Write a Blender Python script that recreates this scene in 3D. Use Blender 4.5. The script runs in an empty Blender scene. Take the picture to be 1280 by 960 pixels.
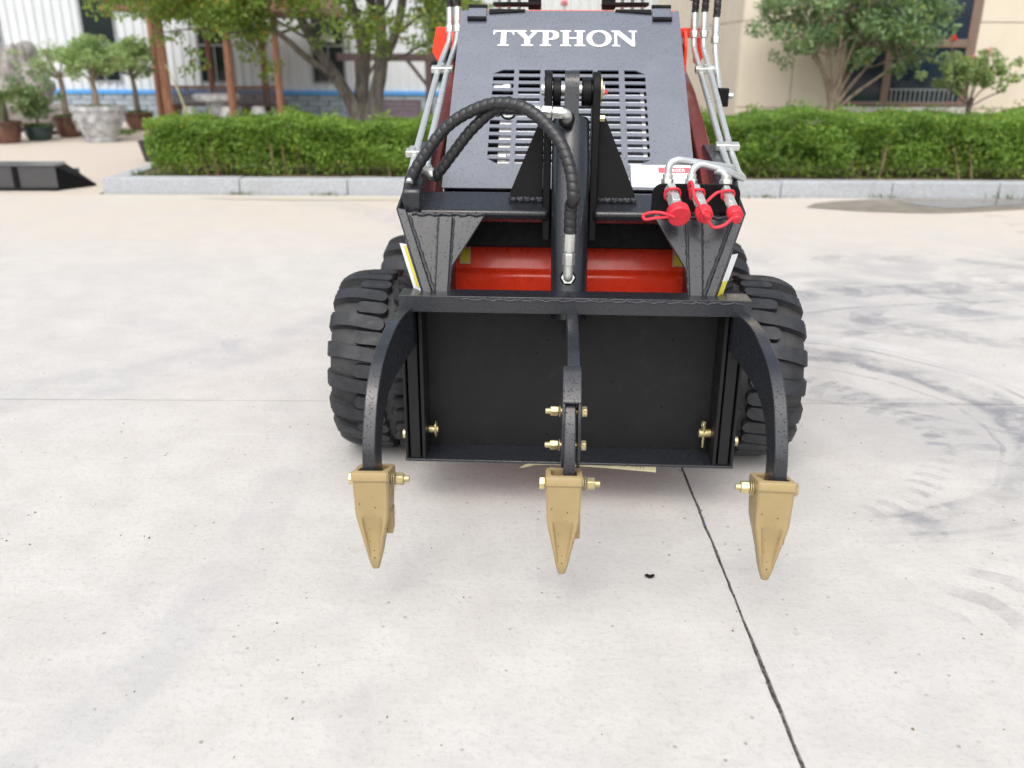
import bpy, bmesh, math, random
import numpy as np
from mathutils import Vector, Matrix, noise
from mathutils.geometry import tessellate_polygon
random.seed(7); rng = np.random.default_rng(7)
PI = math.pi; R = math.radians
scene = bpy.context.scene
C = scene.collection

# ------------------------------------------------------------------ camera
CAM_H = 1.25
cam_d = bpy.data.cameras.new('camera'); cam = bpy.data.objects.new('camera', cam_d); C.objects.link(cam)
cam_d.sensor_width = 36; cam_d.lens = 1090 / 1280 * 36
cam_d.clip_start = .05; cam_d.clip_end = 500
cam.matrix_world = (Matrix.Translation((0, 0, CAM_H)) @ Matrix.Rotation(R(90 - 20.85), 4, 'X') @ Matrix.Rotation(R(0.3), 4, 'Z'))
cam_d.dof.use_dof = True; cam_d.dof.focus_distance = 2.3; cam_d.dof.aperture_fstop = 2.5
scene.camera = cam

# ------------------------------------------------------------------ world, sun
SUN_EL, SUN_AZ = 56, 195            # azimuth from +Y towards +X: behind the camera, high
world = bpy.data.worlds.new('World'); scene.world = world; world.use_nodes = True
nt = world.node_tree; bg = nt.nodes['Background']
sky = nt.nodes.new('ShaderNodeTexSky'); sky.sky_type = 'NISHITA'; sky.sun_disc = False
sky.sun_elevation = R(SUN_EL); sky.sun_rotation = R(SUN_AZ); sky.dust_density = 5; sky.air_density = 1.2; sky.ozone_density = 1
hs = nt.nodes.new('ShaderNodeHueSaturation'); hs.inputs['Saturation'].default_value = .50
nt.links.new(sky.outputs[0], hs.inputs['Color']); nt.links.new(hs.outputs[0], bg.inputs[0])
bg.inputs[1].default_value = 0.15
sd = bpy.data.lights.new('sun', 'SUN'); sun = bpy.data.objects.new('sun', sd); C.objects.link(sun)
sd.energy = 1.25; sd.angle = R(100); sd.color = (1, .975, .94)
d = Vector((math.sin(R(SUN_AZ)) * math.cos(R(SUN_EL)), math.cos(R(SUN_AZ)) * math.cos(R(SUN_EL)), math.sin(R(SUN_EL))))
sun.rotation_euler = d.to_track_quat('Z', 'Y').to_euler()
sun.location = (0, 0, 10)
vs = scene.view_settings; vs.view_transform = 'Standard'; vs.look = 'None'; vs.gamma = 1; vs.use_curve_mapping = False
vs.exposure = 0.38

# ------------------------------------------------------------------ materials
def lin(c): return tuple(((v / 255) ** 2.2) for v in c)
class NT:
    def __init__(s, name):
        s.m = bpy.data.materials.new(name); s.m.use_nodes = True; s.t = s.m.node_tree
        s.b = s.t.nodes['Principled BSDF']
    def n(s, typ, **kw):
        nd = s.t.nodes.new('ShaderNode' + typ)
        for k, v in kw.items():
            if k in nd.inputs: nd.inputs[k].default_value = v
            else: setattr(nd, k, v)
        return nd
    def l(s, a, b): s.t.links.new(a, b)
    def coord(s): 
        if not hasattr(s, '_c'): s._c = s.n('TexCoord').outputs['Object']
        return s._c
    def noise(s, scale, detail=4, rough=.5, vec=None, dist=0):
        nd = s.n('TexNoise', Scale=scale, Detail=detail, Roughness=rough, Distortion=dist); s.l(vec or s.coord(), nd.inputs['Vector']); return nd.outputs['Fac']
    def vor(s, scale, vec=None, out='Distance', rand=1.0):
        nd = s.n('TexVoronoi', Scale=scale, Randomness=rand); s.l(vec or s.coord(), nd.inputs['Vector']); return nd.outputs[out]
    def math(s, op, a, b=None, c=None, clamp=False):
        nd = s.n('Math', operation=op); nd.use_clamp = clamp
        for i, v in enumerate((a, b, c)):
            if v is None: continue
            if isinstance(v, (int, float)): nd.inputs[i].default_value = v
            else: s.l(v, nd.inputs[i])
        return nd.outputs[0]
    def step(s, v, a, b, lo=0, hi=1):
        nd = s.n('MapRange'); nd.inputs[1].default_value = a; nd.inputs[2].default_value = b; nd.inputs[3].default_value = lo; nd.inputs[4].default_value = hi
        nd.interpolation_type = 'SMOOTHSTEP'; s.l(v, nd.inputs[0]); return nd.outputs[0]
    def mix(s, f, a, b):
        nd = s.n('Mix', data_type='RGBA')
        for i, v in ((0, f), (6, a), (7, b)):
            if isinstance(v, (int, float)): nd.inputs[i].default_value = v
            elif isinstance(v, tuple): nd.inputs[i].default_value = (*v[:3], 1)
            else: s.l(v, nd.inputs[i])
        return nd.outputs[2]
    def bump(s, h, strength=.3, dist=.01, prev=None):
        nd = s.n('Bump', Strength=strength, Distance=dist); s.l(h, nd.inputs['Height'])
        if prev: s.l(prev, nd.inputs['Normal'])
        s.l(nd.outputs[0], s.b.inputs['Normal']); return nd.outputs[0]
    def set(s, **kw):
        for k, v in kw.items():
            i = s.b.inputs[k.replace('_', ' ')]
            if isinstance(v, (int, float)): i.default_value = v
            elif isinstance(v, tuple): i.default_value = (*v[:3], 1) if len(v) == 3 else v
            else: s.l(v, i)
        return s

def simple(name, col, rough=.5, metal=0, var=.12, nscale=30, bump=0, bscale=120, spec=.5, coat=0):
    t = NT(name); f = t.noise(nscale, 5, .6)
    c1 = tuple(v * (1 - var) for v in col); c2 = tuple(min(1, v * (1 + var)) for v in col)
    t.set(Base_Color=t.mix(t.step(f, .3, .7), c1, c2), Metallic=metal, Roughness=t.step(t.noise(nscale * 2.3, 3), .3, .7, rough * .85, min(1, rough * 1.15)), Specular_IOR_Level=spec, Coat_Weight=coat)
    if bump: t.bump(t.noise(bscale, 4, .6), bump, .004)
    return t.m

def paint(name, col, rough, spec=.6, drops=.5, dscale=190, dirt=.0, coat=0., droprad=.16):
    """sprayed steel with orange peel and small rain drops"""
    t = NT(name)
    v = t.n('TexVoronoi', Scale=dscale); t.l(t.coord(), v.inputs['Vector'])
    dist, vc = v.outputs['Distance'], v.outputs['Color']
    sep = t.n('SeparateColor'); t.l(vc, sep.inputs[0])
    on = t.math('GREATER_THAN', sep.outputs[0], 1 - drops)
    rad = t.math('MULTIPLY_ADD', sep.outputs[1], droprad, .10)
    dm = t.math('MULTIPLY', t.step(t.math('DIVIDE', dist, rad), .7, 1.1, 1, 0), on)
    base = t.mix(t.step(t.noise(9, 5, .6), .3, .75), tuple(c * .92 for c in col), tuple(c * 1.1 for c in col))
    if dirt: base = t.mix(t.math('MULTIPLY', t.step(t.noise(22, 7, .7), .52, .75), dirt), base, (.18, .17, .155))
    t.set(Base_Color=t.mix(dm, base, (.012, .013, .016)), Specular_IOR_Level=t.math('MULTIPLY_ADD', dm, -spec * .75, spec), Coat_Weight=t.math('MULTIPLY_ADD', dm, -coat, coat), Coat_Roughness=.15,
          Roughness=t.math('ADD', t.step(t.noise(35, 4), .3, .7, rough * .8, rough * 1.2), t.math('MULTIPLY', dm, -rough * .6)))
    b1 = t.bump(t.noise(420, 2, .5), .06, .002)
    t.bump(dm, .5, .0015, b1)
    return t.m

M = {}
M['black'] = paint('black_gloss_paint', (.015, .0175, .023), .28, spec=.55, drops=.55, coat=.32, dscale=180, droprad=.2)
M['hood'] = paint('hood_paint_sky_sheen', (.112, .127, .162), .28, spec=1.0, drops=.55, coat=1.0, dscale=170, droprad=.17)  # base lifted to grey-blue: sky reflection put into the black paint's colour
M['tine'] = paint('tine_black_paint', (.019, .0215, .028), .32, spec=.6, drops=.8, dscale=210, coat=.25, droprad=.26)
M['matte'] = paint('plate_black_paint', (.013, .0132, .014), .5, spec=.25, drops=.05, dscale=60, dirt=.04)
M['weld'] = simple('weld_steel', (.035, .038, .045), .55, 0, .2, 60, .2, 200)
M['red'] = paint('red_paint', (.90, .050, .016), .3, spec=.5, drops=.1, coat=.4)
M['darkred'] = paint('arm_red_paint', (.15, .022, .016), .35, spec=.5, drops=.1, coat=.3)
M['gold'] = paint('gold_tooth_paint', (.37, .28, .14), .5, spec=.35, drops=.06, dscale=110)
_t = M['gold'].node_tree; _b = _t.nodes['Principled BSDF']; _src = _b.inputs['Base Color'].links[0].from_socket
def _n(typ): return _t.nodes.new('ShaderNode' + typ)
_tc = _n('TexCoord'); _no = _n('TexNoise'); _no.inputs['Scale'].default_value = 95; _no.inputs['Detail'].default_value = 5; _t.links.new(_tc.outputs['Object'], _no.inputs['Vector'])
_mr = _n('MapRange'); _mr.inputs[1].default_value = .70; _mr.inputs[2].default_value = .73; _t.links.new(_no.outputs['Fac'], _mr.inputs[0])
_mx = _n('Mix'); _mx.data_type = 'RGBA'; _mx.inputs[7].default_value = (.06, .05, .045, 1); _t.links.new(_mr.outputs[0], _mx.inputs[0]); _t.links.new(_src, _mx.inputs[6]); _t.links.new(_mx.outputs[2], _b.inputs['Base Color'])
M['zinc'] = simple('zinc_tube', (.62, .66, .66), .3, .6, .04, 7)
M['zincw'] = simple('zinc_fitting', (.68, .70, .67), .27, .7, .05, 9)
M['yzinc'] = simple('yellow_zinc_bolt', (.60, .51, .28), .3, .75, .25, 22)
t = NT('tyre_rubber'); sx = t.n('SeparateXYZ'); t.l(t.coord(), sx.inputs[0])
rad = t.math('SQRT', t.math('ADD', t.math('MULTIPLY', sx.outputs[1], sx.outputs[1]), t.math('MULTIPLY', sx.outputs[2], sx.outputs[2])))
c = t.mix(t.step(t.noise(14, 6, .7), .35, .7), (.014, .016, .020), (.031, .034, .040))
c = t.mix(t.math('MULTIPLY', t.step(rad, .279, .266), t.step(t.noise(9, 5, .65), .35, .7, .1, .8)), c, (.050, .047, .045))
mp = t.n('Mapping'); mp.inputs['Scale'].default_value = (1, 6, 6); t.l(t.coord(), mp.inputs[0])
c = t.mix(t.math('MULTIPLY', t.step(t.noise(9, 7, .75, mp.outputs[0]), .60, .74), .5), c, (.16, .165, .17))
t.set(Base_Color=c, Roughness=t.step(t.noise(20, 4), .3, .7, .42, .68), Specular_IOR_Level=.5); t.bump(t.noise(70, 6, .7), .35, .006); M['rubber'] = t.m
M['hose'] = simple('hose_rubber', (.017, .018, .021), .38, 0, .25, 60, .1, 300, spec=.6)
M['caprubber'] = simple('red_cap_rubber', (.70, .03, .05), .45, 0, .08, 60)
M['dark'] = simple('dark_interior', (.01, .01, .011), .7, 0, .1, 20, spec=.2)
M['white'] = simple('white_vinyl', (.88, .88, .87), .4, 0, .02, 20)
M['grille'] = simple('radiator_alloy', (.50, .53, .57), .35, .35, .15, 60)
M['labelwhite'] = simple('white_label', (.85, .86, .88), .35, 0, .03, 20)
M['labelyellow'] = simple('yellow_label', (.80, .68, .03), .4, 0, .05, 20)
M['labeltan'] = simple('tan_label', (.62, .48, .25), .5, 0, .15, 60)
M['labelred'] = simple('red_print', (.75, .12, .14), .4, 0, .05, 20)
M['ink'] = simple('black_print', (.03, .03, .03), .5, 0, .05, 20)
M['rim'] = simple('wheel_rim', (.75, .73, .68), .4, 0, .06, 20)
M['tape'] = simple('pale_tape', (.80, .76, .45), .5, 0, .08, 60)
M['scrap'] = simple('blue_plastic', (.06, .16, .30), .5, 0, .3, 90)
M['canew'] = simple('cane_skin', (.42, .40, .22), .5, 0, .15, 20)
M['bracket'] = paint('bracket_black', (.006, .006, .007), .45, spec=.18, drops=.15)

def leafmat(name, dark, light, transl=.35, tip=None):
    t = NT(name)
    at = t.n('Attribute', attribute_name='rnd', attribute_type='GEOMETRY')
    f = t.math('ADD', t.math('MULTIPLY', at.outputs['Fac'], .55), t.math('MULTIPLY', t.step(t.noise(3.2, 3), .3, .7), .45), clamp=True)
    col = t.mix(f, dark, light)
    if tip: col = t.mix(t.math('GREATER_THAN', at.outputs['Fac'], .95), col, tip)
    t.set(Base_Color=col, Roughness=.45, Specular_IOR_Level=.4)
    tr = t.n('BsdfTranslucent'); t.l(col, tr.inputs['Color'])
    ms = t.n('MixShader'); ms.inputs[0].default_value = transl
    out = t.t.nodes['Material Output']
    t.l(t.b.outputs[0], ms.inputs[1]); t.l(tr.outputs[0], ms.inputs[2]); t.l(ms.outputs[0], out.inputs[0])
    return t.m
M['hedge'] = leafmat('hedge_leaf', (.105, .20, .035), (.39, .60, .11), .5, (.42, .45, .05))
M['hedge2'] = leafmat('hedge_leaf_b', (.10, .19, .04), (.36, .57, .11), .5, (.40, .45, .05))
M['treeleaf'] = leafmat('tree_leaf', (.13, .23, .04), (.42, .56, .13), .45, (.5, .28, .04))
M['tree2leaf'] = leafmat('broad_leaf', (.10, .19, .085), (.32, .45, .20), .35, (.30, .33, .06))
M['bonsaileaf'] = leafmat('bonsai_leaf', (.20, .32, .10), (.48, .62, .26), .4)
M['grassm'] = leafmat('grass_blade', (.07, .13, .02), (.22, .30, .06), .4)
M['roseleaf'] = leafmat('rose_leaf', (.15, .25, .08), (.42, .55, .22), .4, (.5, .5, .12))
M['pink'] = simple('pink_petal', (.80, .32, .36), .5, 0, .1, 30)
M['redpetal'] = simple('red_petal', (.75, .02, .02), .5, 0, .1, 30)
def bark(name, a, b, sc=18):
    t = NT(name); mp = t.n('Mapping'); mp.inputs['Scale'].default_value = (1, 1, .25); t.l(t.coord(), mp.inputs[0])
    f = t.noise(sc, 7, .65, mp.outputs[0]); t.set(Base_Color=t.mix(t.step(f, .32, .68), a, b), Roughness=.9); t.bump(f, .8, .02); return t.m
M['bark'] = bark('grey_bark', (.09, .078, .066), (.25, .22, .19))
M['bark2'] = bark('brown_bark', (.18, .13, .09), (.40, .33, .25), 30)
M['twig'] = bark('twig', (.15, .10, .06), (.34, .25, .16), 40)
def woodm(name, a, b):
    t = NT(name); mp = t.n('Mapping'); mp.inputs['Scale'].default_value = (6, 6, .5); t.l(t.coord(), mp.inputs[0])
    f = t.noise(5, 8, .7, mp.outputs[0], 1.5); t.set(Base_Color=t.mix(t.step(f, .3, .7), a, b), Roughness=.6); t.bump(f, .3, .01); return t.m
M['wood'] = woodm('orange_brown_wood', (.15, .06, .035), (.36, .18, .10))
M['wooddark'] = woodm('dark_brown_wood', (.05, .03, .03), (.12, .08, .075))
M['slatwood'] = woodm('grey_brown_slat', (.10, .07, .07), (.22, .17, .17))
M['rooftile'] = woodm('roof_brown', (.12, .05, .035), (.26, .13, .09))
M['clad'] = simple('white_cladding', (.66, .70, .72), .42, 0, .03, 3)
M['blue'] = simple('blue_sill', (.10, .36, .78), .4, 0, .08, 10)
M['block'] = simple('grey_block', (.34, .41, .47), .85, 0, .2, 14, .3, 60)
M['mortar'] = simple('mortar', (.22, .26, .29), .9, 0, .1, 14)
M['glass'] = simple('dark_window_glass', (.012, .022, .024), .07, 0, .2, 2, spec=.6)
M['glassblue'] = simple('blue_window_glass', (.015, .028, .05), .06, 0, .3, 1.4, spec=.7)
M['alframe'] = simple('grey_frame', (.28, .31, .32), .5, 0, .1, 8)
M['brownframe'] = simple('brown_frame', (.22, .15, .12), .45, 0, .1, 8)
M['cream'] = simple('beige_cladding', (.74, .66, .54), .75, 0, .04, 2.5, .1, 200)
M['joint'] = simple('dark_joint', (.14, .12, .11), .9, 0, .1, 8)
M['sillstone'] = simple('pale_sill', (.60, .58, .56), .8, 0, .08, 8)
M['rock'] = simple('garden_rock', (.30, .28, .265), .9, 0, .35, 3, .6, 9)
M['potbrown'] = simple('brown_glazed_pot', (.13, .06, .04), .4, 0, .4, 8)
M['potgreen'] = simple('dark_green_pot', (.03, .055, .055), .35, 0, .3, 8)
M['potblack'] = simple('black_pot', (.02, .024, .03), .4, 0, .2, 8)
M['marble'] = simple('grey_stone', (.46, .47, .48), .7, 0, .35, 9, .4, 25)
M['soil'] = simple('soil', (.20, .14, .09), .95, 0, .4, 9, .5, 40)
M['purple'] = simple('purple_brown_board', (.17, .13, .155), .6, 0, .15, 10)
M['boxblack'] = paint('box_black_paint', (.045, .047, .052), .34, spec=.8, drops=.2, coat=.3)
M['lampwhite'] = simple('white_shade', (.82, .82, .80), .4, 0, .03, 8)

# granite kerb
t = NT('granite'); f = t.noise(90, 6, .7); f2 = t.noise(4, 4)
c = t.mix(t.step(f, .35, .65), (.31, .335, .36), (.50, .53, .56)); c = t.mix(t.math('MULTIPLY', t.step(f2, .5, .75), .35), c, (.33, .33, .30))
t.set(Base_Color=c, Roughness=.85); t.bump(f, .3, .01); M['granite'] = t.m

# concrete with pits, mottling, tyre marks
def concrete(name, marks=True, warm=0.):
    t = NT(name)
    geo = t.n('NewGeometry'); pos = geo.outputs['Position']
    sx = t.n('SeparateXYZ'); t.l(pos, sx.inputs[0]); X, Y = sx.outputs[0], sx.outputs[1]
    big = t.noise(.7, 5, .6, pos); mid = t.noise(5, 6, .65, pos); fine = t.noise(60, 5, .7, pos); grit = t.noise(330, 3, .7, pos)
    c = t.mix(t.step(mid, .3, .7), (.520, .506, .480), (.580, .567, .541))
    c = t.mix(t.math('MULTIPLY', t.step(big, .45, .7), .35), c, (.455, .455, .468))
    c = t.mix(t.math('MULTIPLY', t.step(fine, .48, .70), .36), c, (.36, .35, .335))
    c = t.mix(t.math('MULTIPLY', t.step(grit, .55, .8), .62), c, (.27, .26, .25))
    st = t.noise(2.2, 7, .7, pos, 1.2)
    c = t.mix(t.math('MULTIPLY', t.step(st, .56, .72), .20), c, (.33, .34, .375))
    # warmer dusty tone towards the kerb
    mp = t.n('Mapping'); mp.inputs['Scale'].default_value = (2.2, 11, 1); mp.inputs['Rotation'].default_value = (0, 0, .12); t.l(pos, mp.inputs[0])
    tr_ = t.noise(2.4, 8, .75, mp.outputs[0], .6)
    c = t.mix(t.math('MULTIPLY', t.step(tr_, .52, .70), .20), c, (.37, .365, .365))
    c = t.mix(t.math('MULTIPLY', t.step(tr_, .44, .30), .25), c, (.66, .65, .63))
    far = t.step(Y, 4.6, 7.6); c = t.mix(t.math('MULTIPLY', far, t.step(t.noise(1.3, 4, .6, pos), .25, .6, .3, .8)), c, (.57, .51, .44))
    # pits: sparse dark specks, two sizes
    for sc, th, rr, k in ((24, .60, .12, .8), (70, .70, .15, .6)):
        v = t.n('TexVoronoi', Scale=sc); t.l(pos, v.inputs['Vector']); sp = t.n('SeparateColor'); t.l(v.outputs['Color'], sp.inputs[0])
        wob = t.math('ADD', v.outputs['Distance'], t.math('MULTIPLY', t.noise(150, 2, .5, pos), .06))
        pit = t.math('MULTIPLY', t.step(wob, rr * .75 + .02, rr + .04, 1, 0), t.math('GREATER_THAN', sp.outputs[0], th))
        pit = t.math('MULTIPLY', pit, t.math('MULTIPLY_ADD', sp.outputs[1], .7, .2))
        c = t.mix(t.math('MULTIPLY', pit, k), c, (.20, .17, .15))
        if sc == 24: pit0 = pit
    if marks:
        def ring(cx, cy, r, w, teeth=0, ysq=1., lo=None, amp=1., tw=.35):
            dx = t.math('SUBTRACT', X, cx); dy = t.math('MULTIPLY', t.math('SUBTRACT', Y, cy), ysq)
            wob = t.math('MULTIPLY', t.math('SUBTRACT', t.noise(3, 3, .5, pos), .5), .12)
            rad = t.math('ADD', t.math('SQRT', t.math('ADD', t.math('MULTIPLY', dx, dx), t.math('MULTIPLY', dy, dy))), wob)
            off = t.math('ABSOLUTE', t.math('SUBTRACT', rad, r))
            m = t.step(off, w * .55, w, 1, 0)
            if teeth:
                a = t.math('ARCTAN2', dy, dx)
                a = t.math('ADD', t.math('MULTIPLY', a, teeth), t.math('MULTIPLY', off, 14))
                m = t.math('MULTIPLY', m, t.step(t.math('SINE', a), .0, tw))
            m = t.math('MULTIPLY', m, t.step(X, *(lo or (.95, 1.25))))
            return t.math('MULTIPLY', t.math('MULTIPLY', m, t.math('MULTIPLY', t.step(t.noise(7, 6, .7, pos), .36, .60, .1, 1), t.step(t.noise(1.6, 3, .6, pos), .36, .56, .25, 1))), amp)
        wide = t.math('MULTIPLY', t.step(X, .8, 1.5), t.step(t.noise(1.1, 6, .65, pos, 1.5), .42, .62))
        wide = t.math('MULTIPLY', wide, t.math('MULTIPLY', t.step(Y, 2.0, 2.9), t.step(Y, 6.6, 5.2)))
        c = t.mix(t.math('MULTIPLY', wide, .45), c, (.325, .332, .352))
        for a in ((.95, 2.95, .92, .13, 0, 1.15, None, .75), (.95, 2.95, .86, .05, 0, 1.15, None, .5), (.55, 2.55, 1.02, .13, 46, 1.1, (.9, 1.2), .42), (.75, 2.85, .72, .06, 60, 1.1, (.9, 1.2), .5), (1.0, 3.0, 1.02, .016, 0, 1.15, None, .7), (1.0, 3.0, 1.07, .010, 0, 1.15, None, .6), (.9, 2.9, .80, .012, 0, 1.15, None, .5), (3.0, .5, 4.1, .02, 0, 1., (1.3, 1.7), .6), (.8, 2.2, 1.25, .02, 0, 1.3, None, .4), (3.1, .7, 3.6, .05, 0, 1., (1.3, 1.7), .5),
                   (1.2, 2.1, 1.35, .08, 0, 1.3, None, .3),
                  (3.2, .6, 3.9, .16, 46, 1., (1.3, 1.7), .6), (3.0, .5, 4.4, .14, 0, 1., (1.3, 1.7), .5), (2.6, 1.0, 4.6, .16, 60, 1., (1.2, 1.7), .45),
                  (-.5, -1.0, 5.6, .15, 0, 1., (1.2, 2.0), .5), (.0, -1.0, 6.2, .15, 70, 1., (1.2, 1.8), .45), (1.5, 7.2, 2.5, .13, 44, 1., (1.2, 1.8), .4)):
            c = t.mix(ring(*a), c, (.215, .224, .245))
        # a pale scuffed patch and faint scuffs on the left
        pale = ring(1.0, 3.0, 1.12, .1, 0, 1.15, (1.25, 1.5), .45); c = t.mix(pale, c, (.66, .66, .66))
        lf = ring(-3.2, 5.5, 2.7, .22, 0, 1., (-3, -2), .4); c = t.mix(lf, c, (.36, .37, .40))
        lf = ring(-2.6, 2.2, 1.9, .10, 0, .9, (-3, -2), .3); c = t.mix(lf, c, (.38, .39, .42))
    # soft oily patch where machines stand
    if warm: c = t.mix(warm, c, (.54, .46, .38))
    t.set(Base_Color=c, Roughness=t.step(mid, .3, .7, .75, .92), Specular_IOR_Level=.3)
    b = t.bump(fine, .26, .01); b = t.bump(grit, .18, .003, b); t.bump(pit0, -.4, .004, b)
    return t.m
M['concrete'] = concrete('concrete'); M['concrete2'] = concrete('concrete_warm', False, .45)
t = NT('wet_concrete'); f = t.noise(7, 6, .6); t.set(Base_Color=t.mix(t.step(f, .3, .7), (.20, .175, .15), (.30, .27, .235)), Roughness=.42); t.bump(t.noise(60, 4), .1, .005); M['wet'] = t.m
t = NT('puddle_water'); t.set(Base_Color=(.19, .18, .165), Roughness=.05, Specular_IOR_Level=1.0); t.bump(t.noise(7, 2), .02, .01); M['water'] = t.m
t = NT('joint_filler'); f = t.noise(70, 6, .8); t.set(Base_Color=t.mix(t.step(f, .42, .62), (.06, .06, .058), (.26, .25, .225)), Roughness=.9); t.bump(f, 1, .01); M['filler'] = t.m
t = NT('joint_sand'); f = t.noise(40, 6, .8); t.set(Base_Color=t.mix(t.step(f, .4, .62), (.16, .13, .10), (.42, .36, .29)), Roughness=.95); t.bump(f, 1, .01); M['sand'] = t.m

# ------------------------------------------------------------------ mesh helpers
def link(name, bm, mat, parent=None, bevel=0, smooth=35, seg=2):
    me = bpy.data.meshes.new(name)
    bmesh.ops.recalc_face_normals(bm, faces=bm.faces)
    bm.to_mesh(me); bm.free()
    for p in me.polygons: p.use_smooth = True
    me.set_sharp_from_angle(angle=R(smooth))
    me.materials.append(M[mat] if isinstance(mat, str) else mat)
    o = bpy.data.objects.new(name, me); C.objects.link(o)
    if parent: o.parent = parent
    if bevel:
        b = o.modifiers.new('bevel', 'BEVEL'); b.width = bevel; b.segments = seg; b.limit_method = 'ANGLE'; b.angle_limit = R(40)
        b.harden_normals = False
    return o
def tag(o, label=None, cat=None, group=None, kind=None):
    if label: o['label'] = label
    if cat: o['category'] = cat
    if group: o['group'] = group
    if kind: o['kind'] = kind
    return o
def empty(name, loc=(0, 0, 0), rz=0, **kw):
    o = bpy.data.objects.new(name, None); o.empty_display_size = .2; C.objects.link(o); o.location = loc; o.rotation_euler.z = rz
    return tag(o, **kw)
def copy_tree(o, parent=None):
    c = o.copy(); C.objects.link(c); c.parent = parent
    for ch in o.children: copy_tree(ch, c)
    return c
B = bmesh.new
def box(bm, x0, x1, y0, y1, z0, z1, mat=None):
    vs = [bm.verts.new(p) for p in ((x0, y0, z0), (x1, y0, z0), (x1, y1, z0), (x0, y1, z0), (x0, y0, z1), (x1, y0, z1), (x1, y1, z1), (x0, y1, z1))]
    for f in ((0, 3, 2, 1), (4, 5, 6, 7), (0, 1, 5, 4), (1, 2, 6, 5), (2, 3, 7, 6), (3, 0, 4, 7)): bm.faces.new([vs[i] for i in f])
    if mat:
        for v in vs: v.co = mat @ v.co
    return bm
def prism(bm, pts, off):
    """closed polygon (3D points) extruded by vector off"""
    a = [bm.verts.new(Vector(p)) for p in pts]; b = [bm.verts.new(Vector(p) + Vector(off)) for p in pts]; n = len(pts)
    try:
        bm.faces.new(a); bm.faces.new(b[::-1])
    except ValueError: pass
    for i in range(n): bm.faces.new((a[i], b[i], b[(i + 1) % n], a[(i + 1) % n]))
    return bm
def xprism(bm, yz, x0, x1): return prism(bm, [(x0, y, z) for y, z in yz], (x1 - x0, 0, 0))
def frame_from(d):
    d = d.normalized(); up = Vector((0, 0, 1)) if abs(d.z) < .95 else Vector((0, 1, 0))
    u = d.cross(up).normalized(); return u, u.cross(d).normalized() * -1
def cyl(bm, p0, p1, r0, r1=None, seg=20, caps=True, rot=0):
    p0, p1 = Vector(p0), Vector(p1); r1 = r0 if r1 is None else r1; u, v = frame_from(p1 - p0)
    A = [bm.verts.new(p0 + (u * math.cos(2 * PI * i / seg + rot) + v * math.sin(2 * PI * i / seg + rot)) * r0) for i in range(seg)]
    Bv = [bm.verts.new(p1 + (u * math.cos(2 * PI * i / seg + rot) + v * math.sin(2 * PI * i / seg + rot)) * r1) for i in range(seg)]
    for i in range(seg): bm.faces.new((A[i], A[(i + 1) % seg], Bv[(i + 1) % seg], Bv[i]))
    if caps: bm.faces.new(A[::-1]); bm.faces.new(Bv)
    return bm
def lathe_axis(bm, p0, axis, prof, seg=24):
    """prof: list of (distance along axis, radius)"""
    p0 = Vector(p0); axis = Vector(axis).normalized(); u, v = frame_from(axis); rings = []
    for t_, r_ in prof:
        rings.append([bm.verts.new(p0 + axis * t_ + (u * math.cos(2 * PI * i / seg) + v * math.sin(2 * PI * i / seg)) * max(r_, 1e-4)) for i in range(seg)])
    for a, b in zip(rings, rings[1:]):
        for i in range(seg): bm.faces.new((a[i], a[(i + 1) % seg], b[(i + 1) % seg], b[i]))
    bm.faces.new(rings[0][::-1]); bm.faces.new(rings[-1])
    return bm
def smooth_path(pts, n=8):
    P = [Vector(p) for p in pts]; out = []
    for i in range(len(P) - 1):
        p0 = P[max(i - 1, 0)]; p1 = P[i]; p2 = P[i + 1]; p3 = P[min(i + 2, len(P) - 1)]
        for k in range(n):
            s = k / n
            out.append(.5 * ((2 * p1) + (p2 - p0) * s + (2 * p0 - 5 * p1 + 4 * p2 - p3) * s * s + (3 * p1 - p0 - 3 * p2 + p3) * s ** 3))
    out.append(P[-1]); return out
def tube(bm, pts, r, seg=12, rfun=None, caps=True):
    P = [Vector(p) for p in pts]; n = len(P)
    u = None; rings = []; L = 0
    for i in range(n):
        t_ = (P[min(i + 1, n - 1)] - P[max(i - 1, 0)]).normalized()
        if u is None: u, _ = frame_from(t_)
        u = (u - t_ * u.dot(t_)).normalized(); v = t_.cross(u)
        if i: L += (P[i] - P[i - 1]).length
        ri = r[i] if isinstance(r, (list, tuple)) else r
        ring = []
        for k in range(seg):
            a = 2 * PI * k / seg; rr = ri if rfun is None else rfun(ri, a, L)
            ring.append(bm.verts.new(P[i] + (u * math.cos(a) + v * math.sin(a)) * rr))
        rings.append(ring)
    for a, b in zip(rings, rings[1:]):
        for k in range(seg): bm.faces.new((a[k], a[(k + 1) % seg], b[(k + 1) % seg], b[k]))
    if caps: bm.faces.new(rings[0][::-1]); bm.faces.new(rings[-1])
    return bm
def round_corners(pts, rad, n=5):
    """polyline with rounded bends"""
    P = [Vector(p) for p in pts]; out = [P[0]]
    for i in range(1, len(P) - 1):
        a = (P[i - 1] - P[i]); b = (P[i + 1] - P[i]); r_ = min(rad, a.length * .49, b.length * .49)
        p0 = P[i] + a.normalized() * r_; p1 = P[i] + b.normalized() * r_
        for k in range(n + 1):
            s = k / n; out.append(p0 * (1 - s) ** 2 + P[i] * 2 * s * (1 - s) + p1 * s * s)
    out.append(P[-1]); return out

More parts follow.
